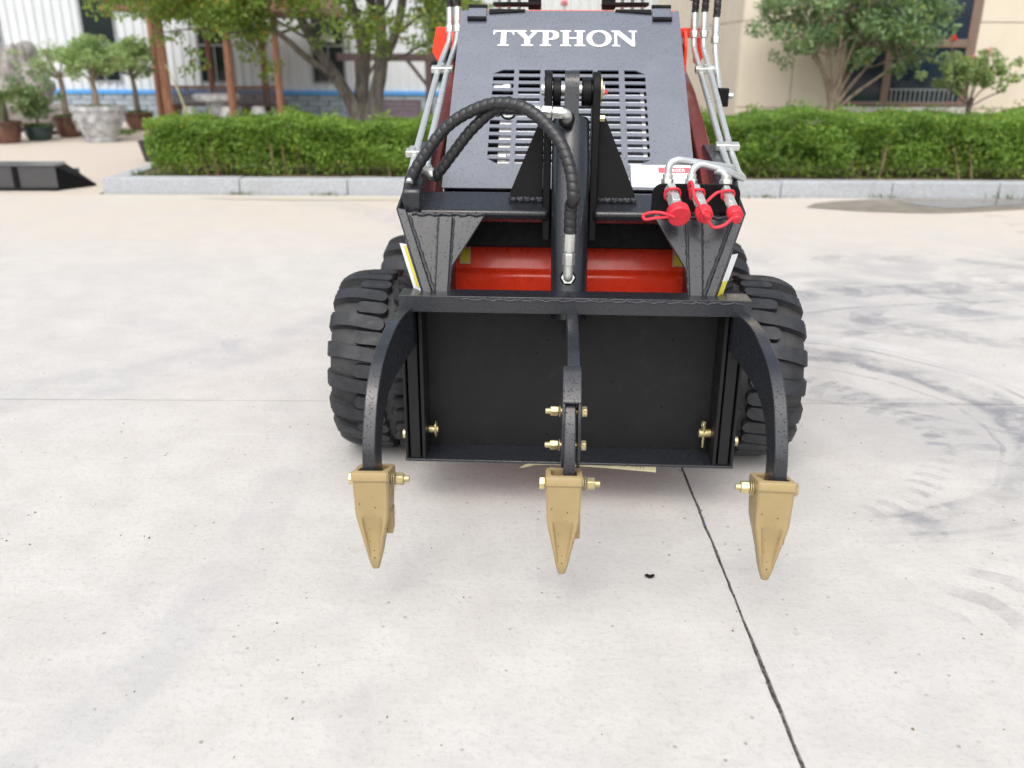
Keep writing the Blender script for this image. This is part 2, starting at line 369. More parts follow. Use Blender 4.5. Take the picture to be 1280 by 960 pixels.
# ------------------------------------------------------------------ ground, slabs, kerb
JX, JY = .549, 3.09
bm = B(); box(bm, -60, 60, -30, 90, -.3, -.03); g = link('ground', bm, 'sand'); tag(g, kind='structure')
def slab(x0, x1, y0, y1, mat='concrete'):
    def jit(a, k): return (noise.noise(Vector((a * 9, k, 0))) * .0028 + noise.noise(Vector((a * 43, k, 5))) * .0022)
    bm = B(); pts = []
    def edge(p, q, ax, k):
        n = max(2, int(abs(q[0] - p[0] + q[1] - p[1]) / .03)); n = min(n, 260)
        for i in range(n):
            s = i / n; x = p[0] + (q[0] - p[0]) * s; y = p[1] + (q[1] - p[1]) * s
            if 0 < i:
                if ax == 'x': y += jit(x, k)
                else: x += jit(y, k)
            pts.append((x, y))
    edge((x0, y0), (x1, y0), 'x', y0); edge((x1, y0), (x1, y1), 'y', x1 + .7); edge((x1, y1), (x0, y1), 'x', y1 + .3); edge((x0, y1), (x0, y0), 'y', x0 + .2)
    prism(bm, [(x, y, -.08) for x, y in pts], (0, 0, .08))
    bmesh.ops.triangulate(bm, faces=[f for f in bm.faces if len(f.verts) > 4])
    o = link('concrete_slab', bm, mat); tag(o, kind='structure'); return o
w = .0041
for x0, x1 in ((-10, JX - w), (JX + w, 9)):
    slab(x0, x1, -3, JY - .0045); slab(x0, x1, JY + .0045, 8.16)
slab(-14, -3.85, 8.175, 16.9, 'concrete2')
bm = B(); box(bm, JX - .02, JX + .02, -3, JY, -.079, -.006); tag(link('joint_filler', bm, 'filler'), kind='structure')
bm = B(); box(bm, -10, 9, JY - .02, JY + .02, -.078, -.005); tag(link('joint_filler', bm, 'sand'), kind='structure')
# lumps of filler standing along the joint
bm = B()
for i in range(130):
    y = random.uniform(.6, 2.6); x = JX + random.gauss(0, .0045); s = random.uniform(.0015, .0045)
    bmesh.ops.create_icosphere(bm, subdivisions=1, radius=s, matrix=Matrix.Translation((x, y, -.002)) @ Matrix.Diagonal((1, random.uniform(1, 2.5), .7, 1)))
tag(link('joint_crumbs', bm, 'filler'), kind='stuff', label='dark crumbs of filler along the long floor joint', cat='crumbs')
# planted bed
bm = B(); box(bm, -3.72, 9, 8.36, 10.5, -.079, .115); tag(link('planting_bed', bm, 'soil'), kind='structure')
# kerb stones
kerb = empty('kerb', (0, 8.2, 0), label='pale grey granite kerb of long blocks edging the planted bed', cat='kerb')
x = -3.80; k0 = None; i = 0
kws = [1.27, 1.0, 1.02, .98, 1.01, 1.0, 1.03, .99, 1.0, 1.01, 1.0, .98, 1.02]
for i, L_ in enumerate(kws):
    bm = B(); box(bm, x + .004, x + L_ - .004, -.018 + random.uniform(-.003, .003), .155, -.05, .142 + random.uniform(-.003, .003))
    if i == 0:
        for v in bm.verts:
            if v.co.x < x + .1 and v.co.y > .1: v.co.x += .02
    link('kerb_stone', bm, 'granite', kerb, bevel=.008); x += L_
yy = .165
for L_ in (1.0, 1.1):
    bm = B(); box(bm, -3.80, -3.65, yy + .004, yy + L_ - .004, -.05, .14); link('kerb_stone', bm, 'granite', kerb, bevel=.008); yy += L_

# puddle
def blob(name, pts, z, mat, sub=6):
    P = smooth_path([(x, y, z) for x, y in pts] + [(pts[0][0], pts[0][1], z)], sub)[:-1]
    bm = B(); f = bm.faces.new([bm.verts.new((p.x + noise.noise(p * 6) * .03, p.y + noise.noise(p * 5 + Vector((3, 0, 0))) * .03, z)) for p in P])
    bmesh.ops.triangulate(bm, faces=[f]); return link(name, bm, mat)
tag(blob('wet_patch', [(2.55, 7.62), (2.8, 7.9), (3.4, 8.1), (4.3, 8.13), (5.6, 8.12), (5.8, 7.8), (5.0, 7.72), (4.2, 7.52), (3.6, 7.36), (3.0, 7.42)], .004, 'wet'), kind='structure')
tag(blob('puddle', [(3.45, 7.93), (4.0, 8.02), (4.7, 8.02), (4.9, 7.93), (4.35, 7.76), (3.85, 7.58), (3.62, 7.68)], .008, 'water'), kind='structure')
tag(blob('wet_patch', [(-2.9, 7.95), (-1.5, 8.06), (-.7, 8.1), (.6, 8.1), (.7, 7.95), (-.6, 7.9), (-1.6, 7.86)], .004, 'concrete2'), kind='structure')

# ------------------------------------------------------------------ foliage helper
def leaves(name, P, size, mat, parent=None, aspect=.55, up=.3, kind='stuff', rnd_fn=None):
    n = len(P); s = size * rng.uniform(.65, 1.25, (n, 1))
    nrm = rng.normal(size=(n, 3)); nrm[:, 2] += up * 2; nrm /= np.linalg.norm(nrm, axis=1, keepdims=True)
    tt = rng.normal(size=(n, 3)); tt -= nrm * np.sum(nrm * tt, 1, keepdims=True); tt /= np.linalg.norm(tt, axis=1, keepdims=True)
    bb = np.cross(nrm, tt)
    V = np.empty((n, 4, 3)); V[:, 0] = P - tt * s * .5; V[:, 2] = P + tt * s * .5
    V[:, 1] = P - bb * s * .5 * aspect + nrm * s * .08; V[:, 3] = P + bb * s * .5 * aspect + nrm * s * .08
    me = bpy.data.meshes.new(name); me.vertices.add(n * 4); me.vertices.foreach_set('co', V.reshape(-1))
    me.loops.add(n * 4); me.loops.foreach_set('vertex_index', np.arange(n * 4, dtype=np.int32))
    me.polygons.add(n); me.polygons.foreach_set('loop_start', np.arange(0, n * 4, 4, dtype=np.int32))
    try: me.polygons.foreach_set('loop_total', np.full(n, 4, dtype=np.int32))
    except Exception: pass
    me.update(calc_edges=True)
    at = me.attributes.new('rnd', 'FLOAT', 'FACE'); at.data.foreach_set('value', (rng.random(n) if rnd_fn is None else rnd_fn(P)).astype(np.float32))
    me.materials.append(M[mat]); o = bpy.data.objects.new(name, me); C.objects.link(o)
    if parent: o.parent = parent
    if kind: o['kind'] = kind
    return o
def blob_pts(clusters, density):
    """clusters: (centre, radii); points denser near the shell"""
    out = []
    for c_, r_ in clusters:
        n = int(density * (r_[0] * r_[1] + r_[1] * r_[2] + r_[0] * r_[2]))
        v = rng.normal(size=(n, 3)); v /= np.linalg.norm(v, axis=1, keepdims=True); rad = rng.uniform(.25, 1.08, (n, 1)) ** .6
        out.append(np.array(c_) + v * rad * np.array(r_))
    return np.concatenate(out)

# ------------------------------------------------------------------ hedges
def hedge(x0, x1, y0, y1, h0, h1, z0, n, mat, label, leaf=.036):
    root = empty('hedge', ((x0 + x1) / 2, (y0 + y1) / 2, z0), label=label, cat='hedge', group='clipped hedges along the kerb')
    ox, oy = (x0 + x1) / 2, (y0 + y1) / 2
    X = rng.uniform(x0, x1, n); U = rng.random(n)
    ht = h0 + (h1 - h0) * (X - x0) / (x1 - x0) + .022 * np.sin(X * 5.1) + .015 * np.sin(X * 13.7) + .02 * np.sin(X * 2.3 + 1)
    front = U < .62; Y = np.where(front, y0 + np.abs(rng.normal(0, .10, n)), rng.uniform(y0, y1, n))
    V = rng.random(n) ** .8
    Z = np.where(front, .015 + V * (ht - .045), ht - np.abs(rng.normal(0, .045, n)) + .015)
    # bulges and thin patches on the front
    bulge = np.sin(X * 3.3 + 2 * np.sin(Z * 6)) * .035 + np.sin(X * 8.7 + Z * 11) * .03 + (0.05 * (1 - (Z / .6)))
    Y = Y + np.where(front, bulge, 0)
    keep = np.ones(n, bool)
    low = front & (Z < .28); keep[low] = rng.random(low.sum()) < (.42 + Z[low] * 1.6)
    hol = front & (np.sin(X * 5.7 + Z * 7) * np.sin(X * 2.1 - Z * 9 + 1) > .35); keep[hol] = rng.random(hol.sum()) < .28
    hol2 = front & (np.sin(X * 1.9 + .7) > .55) & (Z < .30) & (np.sin(X * 9 + 2) > -.2); keep[hol2] = rng.random(hol2.sum()) < .25
    spr = np.sin(X * 31) * np.sin(X * 17.3 + 1); spike = (~front) & (spr > .55) & (rng.random(n) < .35); Z = np.where(spike, Z + rng.uniform(.0, .085, n), Z)
    endL = (X - x0) < .25; Z = np.where(endL & (rng.random(n) < .3), Z * .9, Z)
    P = np.stack([X - ox, Y - oy, Z], 1)[keep]
    leaves('foliage', P, leaf, mat, root)
    bm = B()
    for i in range(int((x1 - x0) * 16)):
        x = random.uniform(x0, x1) - ox; y = random.uniform(y0 + .08, y1 - .05) - oy; a = random.uniform(-.12, .12)
        tube(bm, [(x, y, 0), (x + a * .4, y + random.uniform(-.05, .02), .18), (x + a, y + random.uniform(-.05, .05), random.uniform(.35, .5))], [.011, .008, .005], 5)
    st = link('stems', bm, 'twig', root); st['kind'] = 'stuff'
    # extra inner leaves, added to stop light from passing straight through
    m_ = int(n * .35); X = rng.uniform(x0 + .05, x1 - .05, m_); Y = rng.uniform(y0 + .16, y1 - .1, m_); Z = rng.uniform(.1, min(h0, h1) - .08, m_)
    leaves('inner_foliage', np.stack([X - ox, Y - oy, Z], 1), leaf * 1.8, mat, root)
hedge(-3.5, .35, 8.5, 9.25, .50, .51, .115, 52000, 'hedge', 'bright green clipped hedge on the left, seen through the machine\'s hose loop')
hedge(.35, 6.6, 8.5, 9.35, .55, .60, .115, 80000, 'hedge2', 'taller clipped hedge on the right in front of the beige building')
# weeds at kerb joints
def tuft(x, y, z, n, h, label, sp=.08):
    bm = B()
    for i in range(n):
        a = random.uniform(0, 2 * PI); r_ = random.uniform(0, sp); hh = h * random.uniform(.5, 1.1); w_ = .004
        bx_, by_ = x + math.cos(a) * r_, y + math.sin(a) * r_ * .3; lx, ly = math.cos(a) * hh * .5, math.sin(a) * hh * .3
        vs_ = [bm.verts.new(p) for p in ((bx_ - w_, by_, z), (bx_ + w_, by_, z), (bx_ + lx * .5, by_ + ly * .5, z + hh * .7), (bx_ + lx, by_ + ly, z + hh))]
        bm.faces.new((vs_[0], vs_[1], vs_[2])); bm.faces.new((vs_[0], vs_[2], vs_[3]))
    o = link('weeds', bm, 'grassm'); tag(o, label, 'weeds', kind='stuff')
tuft(-2.53, 8.17, 0, 30, .04, 'small green weeds at the first kerb joint from the left', .12)
tuft(-1.7, 8.17, 0, 45, .04, 'green weeds at the foot of the kerb beside the loader', .2)
tuft(2.35, 8.17, 0, 70, .035, 'low green weeds at the kerb right of the loader', .3)
tuft(4.6, 8.17, 0, 30, .07, 'thin weeds behind the puddle', .25)
tuft(3.5, 8.17, 0, 30, .05, 'sparse weeds at the kerb beside the left end of the puddle', .2)
tuft(-3.4, 8.45, .115, 90, .08, 'grass patch in the bed at the left end of the hedge', .25)
def puffs(x, z):  pass

# ------------------------------------------------------------------ white hall
hall = empty('white_hall', (-4, 17, 0), label='white corrugated metal hall with tall dark windows and blue sill band', cat='building')
WX = [-9.58, -7.5, -5.45, -3.38, -1.27]; WW = .31; WZ0, WZ1 = .68, 3.4
hx0, hx1 = -12 + 4, 2.68 + 4
bm = B()
def ribs(x0, x1, z0, z1):
    x = x0; pr = []
    while x < x1 - 1e-6:
        for dx, dy in ((0, 0), (.085, 0), (.10, -.028), (.15, -.028)):
            if x + dx <= x1: pr.append((x + dx, dy))
        x += .165
    pr.append((x1, 0))
    a = [bm.verts.new((p[0], p[1], z0)) for p in pr]; b = [bm.verts.new((p[0], p[1], z1)) for p in pr]
    for i in range(len(pr) - 1): bm.faces.new((a[i], a[i + 1], b[i + 1], b[i]))
xs = hx0
for wx in WX:
    l_, r_ = wx + 4 - WW, wx + 4 + WW
    ribs(xs, l_, .56, 5.5); ribs(l_, r_, .56, WZ0); ribs(l_, r_, WZ1, 5.5); xs = r_
ribs(xs, hx1, .56, 5.5); link('cladding', bm, 'clad', hall, smooth=20)
bm = B(); box(bm, hx0, hx1, .03, .3, .0, 5.5); link('wall', bm, 'mortar', hall)
bm = B(); box(bm, hx0, hx1, -.06, .03, .49, .565); link('sill_band', bm, 'blue', hall, bevel=.006)
me_b = None
for r_i in range(5):
    for i in range(28):
        x = hx0 + i * .4 + (.2 if r_i % 2 else 0)
        if x + .39 > hx1: continue
        if me_b is None:
            bm = B(); box(bm, 0, .388, -.03, .028, 0, .09); o = link('block', bm, 'block', hall, bevel=.005); me_b = o
        else: o = me_b.copy(); C.objects.link(o)
        o.location = (x, random.uniform(-.003, .003), .004 + r_i * .098)
for wx in WX:
    x = wx + 4
    bm = B()
    for a in ((x - WW, x - WW + .035, WZ0, WZ1), (x + WW - .035, x + WW, WZ0, WZ1), (x - WW + .035, x + WW - .035, WZ0, WZ0 + .04), (x - WW + .035, x + WW - .035, WZ1 - .04, WZ1), (x - .012, x + .012, WZ0 + .04, 1.32), (x - WW + .035, x + WW - .035, 1.32, 1.355)):
        box(bm, a[0], a[1], -.035, .0, a[2], a[3])
    wn = link('window', bm, 'alframe', hall)
    for a in ((x - WW + .035, x - .012, WZ0 + .04, 1.32), (x + .012, x + WW - .035, WZ0 + .04, 1.32), (x - WW + .035, x + WW - .035, 1.355, WZ1 - .04)):
        bm = B(); box(bm, a[0], a[1], -.016, .0, a[2], a[3]); link('pane', bm, 'glass', wn)
bm = B(); box(bm, hx0 - .1, hx1, -.35, .5, 5.5, 5.62); link('eave', bm, 'blue', hall)
# wall lamp
lm = empty('wall_lamp', (-3.35, 16.9, 1.4), label='white dome wall lamp above the window behind the big tree', cat='lamp')
bm = B(); lathe_axis(bm, (0, -.12, .0), (0, 0, 1), [(0, .14), (.05, .135), (.1, .10), (.13, .03), (.14, .01)]); link('shade', bm, 'lampwhite', lm)
bm = B(); tube(bm, [(0, -.12, .13), (0, -.12, .19), (0, .08, .19)], .012, 8); link('arm', bm, 'alframe', lm)

# ------------------------------------------------------------------ beige building on the right
bb = empty('beige_building', (2.57, 10.6, 0), label='beige panel-clad building with brown-framed windows on the right', cat='building')
wx0, wx1, wz0, wz1, ty = 3.78 - 2.57, 5.235 - 2.57, .69, 2.6, 1.36
def panel(x0, x1, z0, z1, y0=0, y1=.12):
    bm = B(); box(bm, x0 + .004, x1 - .004, y0, y1, z0 + .004, z1 - .004); link('panel', bm, 'cream', bb, bevel=.004)
bm = B(); box(bm, .06, 8, .05, 6.3, 0, 4.9)
link('wall', bm, 'joint', bb)
cols = [0, .62, wx0, wx1, wx1 + 1.6, wx1 + 3.2]; rows = [0, .66, 1.585, 2.6, 4.9]
for a, b in zip(cols, cols[1:]):
    for z0, z1 in zip(rows, rows[1:]):
        if a == wx0:
            if z0 == 0: z1 = .6
            elif z1 <= 2.61: continue
        panel(a, b, z0, z1, -.0, .055)
for y0, y1 in ((.06, 2.1), (2.1, 4.2), (4.2, 6.36)):       # side face running back to the hall
    for z0, z1 in ((0, 1.585), (1.585, 3.2), (3.2, 4.9)):
        bm = B(); box(bm, 0, .055, y0 + .004, y1 - .004, z0 + .004, z1 - .004); link('panel', bm, 'cream', bb, bevel=.004)
bm = B(); box(bm, wx0 - .03, wx1 + .03, -.07, .05, .605, .675); link('window_sill', bm, 'sillstone', bb, bevel=.006)
bm = B(); fw = .05; mx = 4.275 - 2.57
for a in ((wx0, wx0 + .03, wz0, wz1), (wx1 - .11, wx1 - .005, wz0, wz1), (wx0 + .03, wx1 - .11, wz0, wz0 + .045), (wx0 + .03, wx1 - .11, ty - .04, ty + .05), (mx - .045, mx + .045, wz0 + .045, ty - .04)):
    box(bm, a[0], a[1], -.012, .045, a[2], a[3])
win = link('window', bm, 'brownframe', bb, bevel=.004)
for a in ((wx0 + .03, mx - .045, wz0 + .045, ty - .04), (mx + .045, wx1 - .11, wz0 + .045, ty - .04), (wx0 + .03, wx1 - .11, ty + .05, wz1)):
    bm = B(); box(bm, a[0], a[1], .012, .03, a[2], a[3]); link('pane', bm, 'glassblue', win)
bm = B()
for i in range(17):
    x = mx + .08 + i * .055
    if x < wx1 - .13: box(bm, x, x + .012, .0, .010, wz0 + .045, wz0 + .17)
box(bm, mx + .06, wx1 - .12, -.004, .011, wz0 + .17, wz0 + .185)
link('inner_railing', bm, 'alframe', win)

# ------------------------------------------------------------------ trees
def tree_branch(bm, p, d, L, r, depth, tips, bend=.25, fork=3, upb=.15):
    n = 4; pts = [Vector(p)]; dd = Vector(d).normalized(); rs = [r]
    for i in range(n):
        dd = (dd + Vector((random.uniform(-bend, bend), random.uniform(-bend, bend), random.uniform(-bend, bend) + upb)) * .5).normalized()
        pts.append(pts[-1] + dd * L / n); rs.append(r * (1 - .45 * (i + 1) / n))
    tube(bm, pts, rs, 6 if r < .02 else 8)
    tips.append((pts[-1], depth))
    if depth > 0:
        for k in range(fork):
            a = random.uniform(.5, 1.0); ax = Vector((random.uniform(-1, 1), random.uniform(-1, 1), random.uniform(-.4, .8))).normalized()
            tree_branch(bm, pts[random.choice((2, 3, 4))], (dd * (1 - a * .5) + ax * a), L * random.uniform(.5, .75), rs[-1] * .7, depth - 1, tips, bend, fork, upb)
# big tree behind the left hedge
bx_, by_ = -1.66, 10.2
tr = empty('tree', (bx_, by_, .1), label='large grey-barked tree with several stems behind the left hedge', cat='tree')
bm = B(); tips = []
def stem(pts, rs, root_xy=(bx_, by_)):
    P = smooth_path([(x - root_xy[0], y - root_xy[1], z - .1) for x, y, z in pts], 5)
    rr = np.interp(np.linspace(0, len(rs) - 1, len(P)), range(len(rs)), rs).tolist()
    tube(bm, P, rr, 12, lambda r_, a, L: r_ * (1 + .10 * math.sin(3 * a + L * 5) + .06 * math.sin(7 * a + L * 9)))
    return P
stem([(-1.70, 10.2, .1), (-1.68, 10.2, .45), (-1.62, 10.2, .70)], [.17, .14, .10])
s1 = stem([(-1.72, 10.2, .45), (-1.82, 10.2, .75), (-2.0, 10.15, 1.05), (-2.17, 10.1, 1.35), (-2.35, 10.0, 1.8), (-2.5, 9.95, 2.3)], [.085, .07, .06, .05, .04, .03])
s2 = stem([(-1.70, 10.25, .4), (-1.70, 10.3, .85), (-1.66, 10.3, 1.3), (-1.78, 10.3, 1.8), (-1.85, 10.3, 2.6)], [.10, .08, .07, .055, .04])
s3 = stem([(-1.60, 10.15, .4), (-1.50, 10.1, .85), (-1.44, 10.1, 1.15), (-1.42, 10.1, 1.7), (-1.35, 10.0, 2.5)], [.10, .08, .07, .05, .035])
s4 = stem([(-1.46, 10.1, 1.1), (-1.28, 10.05, 1.4), (-1.16, 10.0, 1.8), (-1.0, 9.9, 2.4)], [.06, .05, .045, .03])
s5 = stem([(-1.98, 10.1, 1.0), (-2.2, 9.9, 1.18), (-2.45, 9.8, 1.42), (-2.75, 9.7, 1.62), (-3.2, 9.6, 1.75)], [.04, .032, .028, .02, .012])
s6 = stem([(-1.66, 10.3, 1.25), (-1.56, 10.3, 1.6), (-1.55, 10.2, 2.3)], [.06, .055, .03])
s7 = stem([(-1.25, 10.05, 1.42), (-1.0, 10.0, 1.6), (-.7, 9.9, 1.75)], [.022, .016, .008])
s8 = stem([(-2.5, 9.78, 1.48), (-2.9, 9.7, 1.42), (-3.3, 9.6, 1.45), (-3.7, 9.6, 1.4)], [.016, .012, .009, .005])
for s_ in (s1, s2, s3, s4, s6, s5):
    for k in range(4):
        i = random.randrange(len(s_) // 2, len(s_)); tree_branch(bm, s_[i], (random.uniform(-1, 1), random.uniform(-1, .4), random.uniform(.0, .6)), .7, .018, 2, tips, .3, 3, .05)
link('trunk', bm, 'bark', tr)
cl = []
for p, dp in tips: cl.append((tuple(p), (.16, .16, .13)))
for k in range(160):     # the low fringe that hangs left of the trunk
    x = random.uniform(-3.75, -2.1); zt = 1.10 + .28 * abs(math.sin(x * 2.4 + .5)) + (.2 if x > -2.6 else 0)
    cl.append(((x - bx_, random.uniform(9.3, 10.3) - by_, random.uniform(zt + .22, 2.3) - .1), (.20, .18, .13)))
for k in range(42):
    a = random.uniform(0, 2 * PI); rr = random.uniform(.3, 2.3); cl.append(((math.cos(a) * rr * 1.0 - .3, math.sin(a) * rr * .8, random.uniform(1.95, 3.6) - rr * .25), (.32, .3, .22)))
for x, z in ((-3.35, 1.22), (-3.28, 1.12), (-3.40, 1.05), (-2.62, 1.16), (-2.50, 1.10), (-2.75, 1.2), (-2.58, 1.02), (-2.25, 1.5), (-2.05, 1.62), (-1.1, 1.35), (-.98, 1.28), (-1.2, 1.5), (-3.7, 1.35), (-3.6, 1.5), (-3.5, 1.38), (-2.05, 1.34), (-3.85, 1.6), (-.85, 1.75), (-.7, 1.6), (-.55, 1.72)):
    cl.append(((x - bx_, 9.7 - by_, z - .1), (.11, .1, .08)))
leaves('crown', blob_pts(cl, 1500), .055, 'treeleaf', tr, .5, .2)
# right multi-stem tree
rx, ry = 3.42, 9.9
t2 = empty('tree', (rx, ry, .1), label='round dark green multi-stem tree in front of the beige building', cat='tree')
bm = B(); tips = []
def stem2(pts, rs):
    P = smooth_path([(x - rx, y - ry, z - .1) for x, y, z in pts], 5)
    rr = np.interp(np.linspace(0, len(rs) - 1, len(P)), range(len(rs)), rs).tolist(); tube(bm, P, rr, 8); return P
stem2([(3.42, 9.9, .1), (3.42, 9.9, .55), (3.45, 9.9, .75)], [.055, .052, .045])
ends = []
for k, (dx, dy, zt) in enumerate([(-.55, 0, 1.6), (-.30, -.2, 1.7), (-.16, .1, 1.8), (-.05, -.1, 1.9), (.10, .1, 1.9), (.22, -.15, 1.8), (.42, 0, 1.6), (.62, .1, 1.45), (.85, -.1, 1.35), (.3, .3, 1.7), (-.4, .3, 1.7)]):
    z0 = random.uniform(.5, .75)
    ends.append(stem2([(3.43 + random.uniform(-.02, .03), 9.9, z0), (3.45 + dx * .22, 9.9 + dy * .3, z0 + .3 * (zt - z0)), (3.45 + dx * .55, 9.9 + dy * .7, z0 + .60 * (zt - z0)), (3.45 + dx, 9.9 + dy, zt)], [.022, .017, .013, .007]))
for s_ in ends:
    for k in range(4): tree_branch(bm, s_[random.randrange(8, len(s_))], (random.uniform(-1, 1), random.uniform(-1, 1), random.uniform(0, .7)), .32, .008, 1, tips, .3, 3, .05)
link('trunk', bm, 'bark2', t2)
cl = [(tuple(p), (.10, .10, .08)) for p, dp in tips]
for k in range(120):
    a = random.uniform(0, 2 * PI); e = random.uniform(-.45, 1); rr = random.uniform(.55, 1) ** .5
    X_ = math.cos(a) * math.cos(e) * 1.05 * rr; Y_ = math.sin(a) * math.cos(e) * .6 * rr - .1; Z_ = 1.60 + math.sin(e) * .62 * rr - .12 * max(0, -X_) + .0
    if Z_ < 1.12 + (.25 if X_ < -.3 else 0) + random.uniform(-.05, .15): continue
    cl.append(((X_ + .1, Y_, Z_ - .1), (.13, .13, .10)))
for x, z in ((2.80, 1.12), (2.88, 1.22), (2.95, 1.05), (4.15, 1.08), (4.3, 1.15), (4.0, 1.03), (3.7, 1.1), (2.7, 1.35), (4.45, 1.3)): cl.append(((x - rx, random.uniform(-.3, .2), z - .0), (.10, .1, .07)))
leaves('crown', blob_pts(cl, 1500), .056, 'tree2leaf', t2, .5, .2)
# rose bush
rs = empty('rose_bush', (4.83, 9.7, .1), label='small pale green rose bush with a pink bloom beside the window', cat='bush')
bm = B(); tips = []
tube(bm, [(0, 0, 0), (.01, 0, .4), (.0, 0, .62), (.02, 0, .72)], [.03, .028, .03, .026], 8)
for dx, dz in ((-.25, .35), (-.12, .45), (0, .5), (.13, .42), (.28, .3), (.36, .18), (-.33, .2)):
    tube(bm, smooth_path([(0, 0, .62), (dx * .5, random.uniform(-.1, .1), .62 + dz * .6), (dx, random.uniform(-.15, .15), .62 + dz)], 4), .007, 6); tips.append((dx, dz))
link('trunk', bm, 'wooddark', rs)
cl = [((random.gauss(0, .17), random.gauss(0, .12), 1.0 + random.gauss(-.02, .09)), (.07, .07, .05)) for k in range(64)] + [((.30, 0, .98), (.06, .05, .04)), ((.37, 0, 1.05), (.04, .04, .03)), ((-.3, 0, 1.02), (.06, .05, .05)), ((.2, 0, 1.15), (.05, .05, .04))]
leaves('leaves', blob_pts(cl, 2600), .05, 'roseleaf', rs, .6, .3)
def flower(name, x, y, z, r_, mat, parent=None):
    bm = B()
    for k in range(14):
        a = k * 2.4; rr = r_ * (.25 + .05 * k / 1.2); tilt = .3 + .05 * k
        c_ = Vector((math.cos(a) * rr * .6, math.sin(a) * rr * .6, r_ * (.6 - .05 * k)))
        bmesh.ops.create_icosphere(bm, subdivisions=1, radius=r_ * .42, matrix=Matrix.Translation(Vector((x, y, z)) + c_) @ Matrix.Rotation(a, 4, 'Z') @ Matrix.Rotation(tilt, 4, 'Y') @ Matrix.Diagonal((.35, 1, 1, 1)))
    return link(name, bm, mat, parent)
flower('bloom', .015, -.16, 1.165, .055, 'pink', rs); flower('bloom', -.1, -.12, 1.12, .03, 'pink', rs)
rf = empty('red_rose', (4.53, 9.68, .1), label='single red rose on a thin stem against the dark window', cat='flower')
bm = B(); tube(bm, smooth_path([(.1, .05, .0), (.06, .02, .7), (0, 0, 1.27)], 4), .006, 6); link('stem', bm, 'twig', rf); flower('bloom', 0, 0, 1.29, .055, 'redpetal', rf)
pf = empty('pink_rose', (.53, 10.0, .1), label='pink rose seen just above the hood edge', cat='flower')
bm = B(); tube(bm, smooth_path([(0, 0, 0), (.03, .02, .9), (0, 0, 1.64)], 4), .006, 6); link('stem', bm, 'twig', pf); flower('bloom', 0, 0, 1.62, .06, 'pink', pf)
# ------------------------------------------------------------------ garden pieces at left
def pot(name, x, y, prof, mat, **kw):
    p = empty(name, (x, y, 0), **kw); bm = B(); lathe_axis(bm, (0, 0, 0), (0, 0, 1), prof, 32); link('pot', bm, mat, p); return p
def bonsai_in(p, z, h, tx, crown, dens, leaf=.07, mat='bonsaileaf', tr_r=.045, bmat='bark2'):
    bm = B(); tips = []
    P = smooth_path([(0, 0, z - .05), (tx * .3, 0, z + h * .35), (tx * .5, .02, z + h * .6), (tx, 0, z + h)], 5)
    tube(bm, P, np.linspace(tr_r * 1.2, tr_r * .7, len(P)).tolist(), 9)
    for k in range(9): tree_branch(bm, P[-1] - Vector((0, 0, random.uniform(0, h * .15))), (random.uniform(-1, 1), random.uniform(-1, 1), random.uniform(.1, .9)), .38, .016, 1, tips, .3, 3, .1)
    link('trunk', bm, bmat, p)
    cl = [(tuple(q), (.09, .09, .06)) for q, _ in tips]
    for k in range(int(crown[2])):
        a = random.uniform(0, 2 * PI); e = random.uniform(-.9, 1.3); rr = random.uniform(.3, 1) ** .5
        cl.append(((tx + math.cos(a) * math.cos(e) * crown[0] * rr, math.sin(a) * math.cos(e) * crown[0] * rr, z + h + crown[3] + math.sin(e) * crown[1] * rr), (.11, .11, .08)))
    leaves('crown', blob_pts(cl, dens), leaf, mat, p, .5, .2)
def bowl(r0, r1, h, rim=.02): return [(0, r0), (h * .25, r0 + (r1 - r0) * .55), (h * .6, r0 + (r1 - r0) * .9), (h - .03, r1 - .01), (h - .03, r1 + rim), (h, r1 + rim), (h, r1 - .02), (h - .05, r1 - .04), (h - .06, .02)]
stuff_top = lambda p, r_, z, n=260: leaves('ground_cover', np.stack([(lambda a, q: q * np.cos(a))(rng.uniform(0, 2 * PI, n), r_ * np.sqrt(rng.random(n))), rng.uniform(-r_, r_, n) * .7, z + rng.uniform(-.02, .05, n)], 1), .04, 'grassm', p)
p = pot('potted_bonsai', -6.80, 13.85, bowl(.13, .20, .30), 'potbrown', label='pale thin-crowned potted tree in a brown bowl, left of the carved stone planter', cat='potted tree', group='potted trees before the hall')
bonsai_in(p, .28, .66, -.02, (.34, .20, 18, .10), 750, .055); stuff_top(p, .19, .28)
p = pot('potted_bonsai', -6.0, 13.15, [(0, .22), (.04, .24), (.06, .20), (.10, .24), (.22, .30), (.36, .335), (.44, .34), (.44, .37), (.50, .37), (.50, .31), (.46, .30), (.45, .02)], 'marble', label='dense yellow-green potted tree standing in the big carved stone planter', cat='potted tree', group='potted trees before the hall')
bonsai_in(p, .45, .42, -.02, (.42, .30, 62, .26), 1500, .06); stuff_top(p, .28, .46)
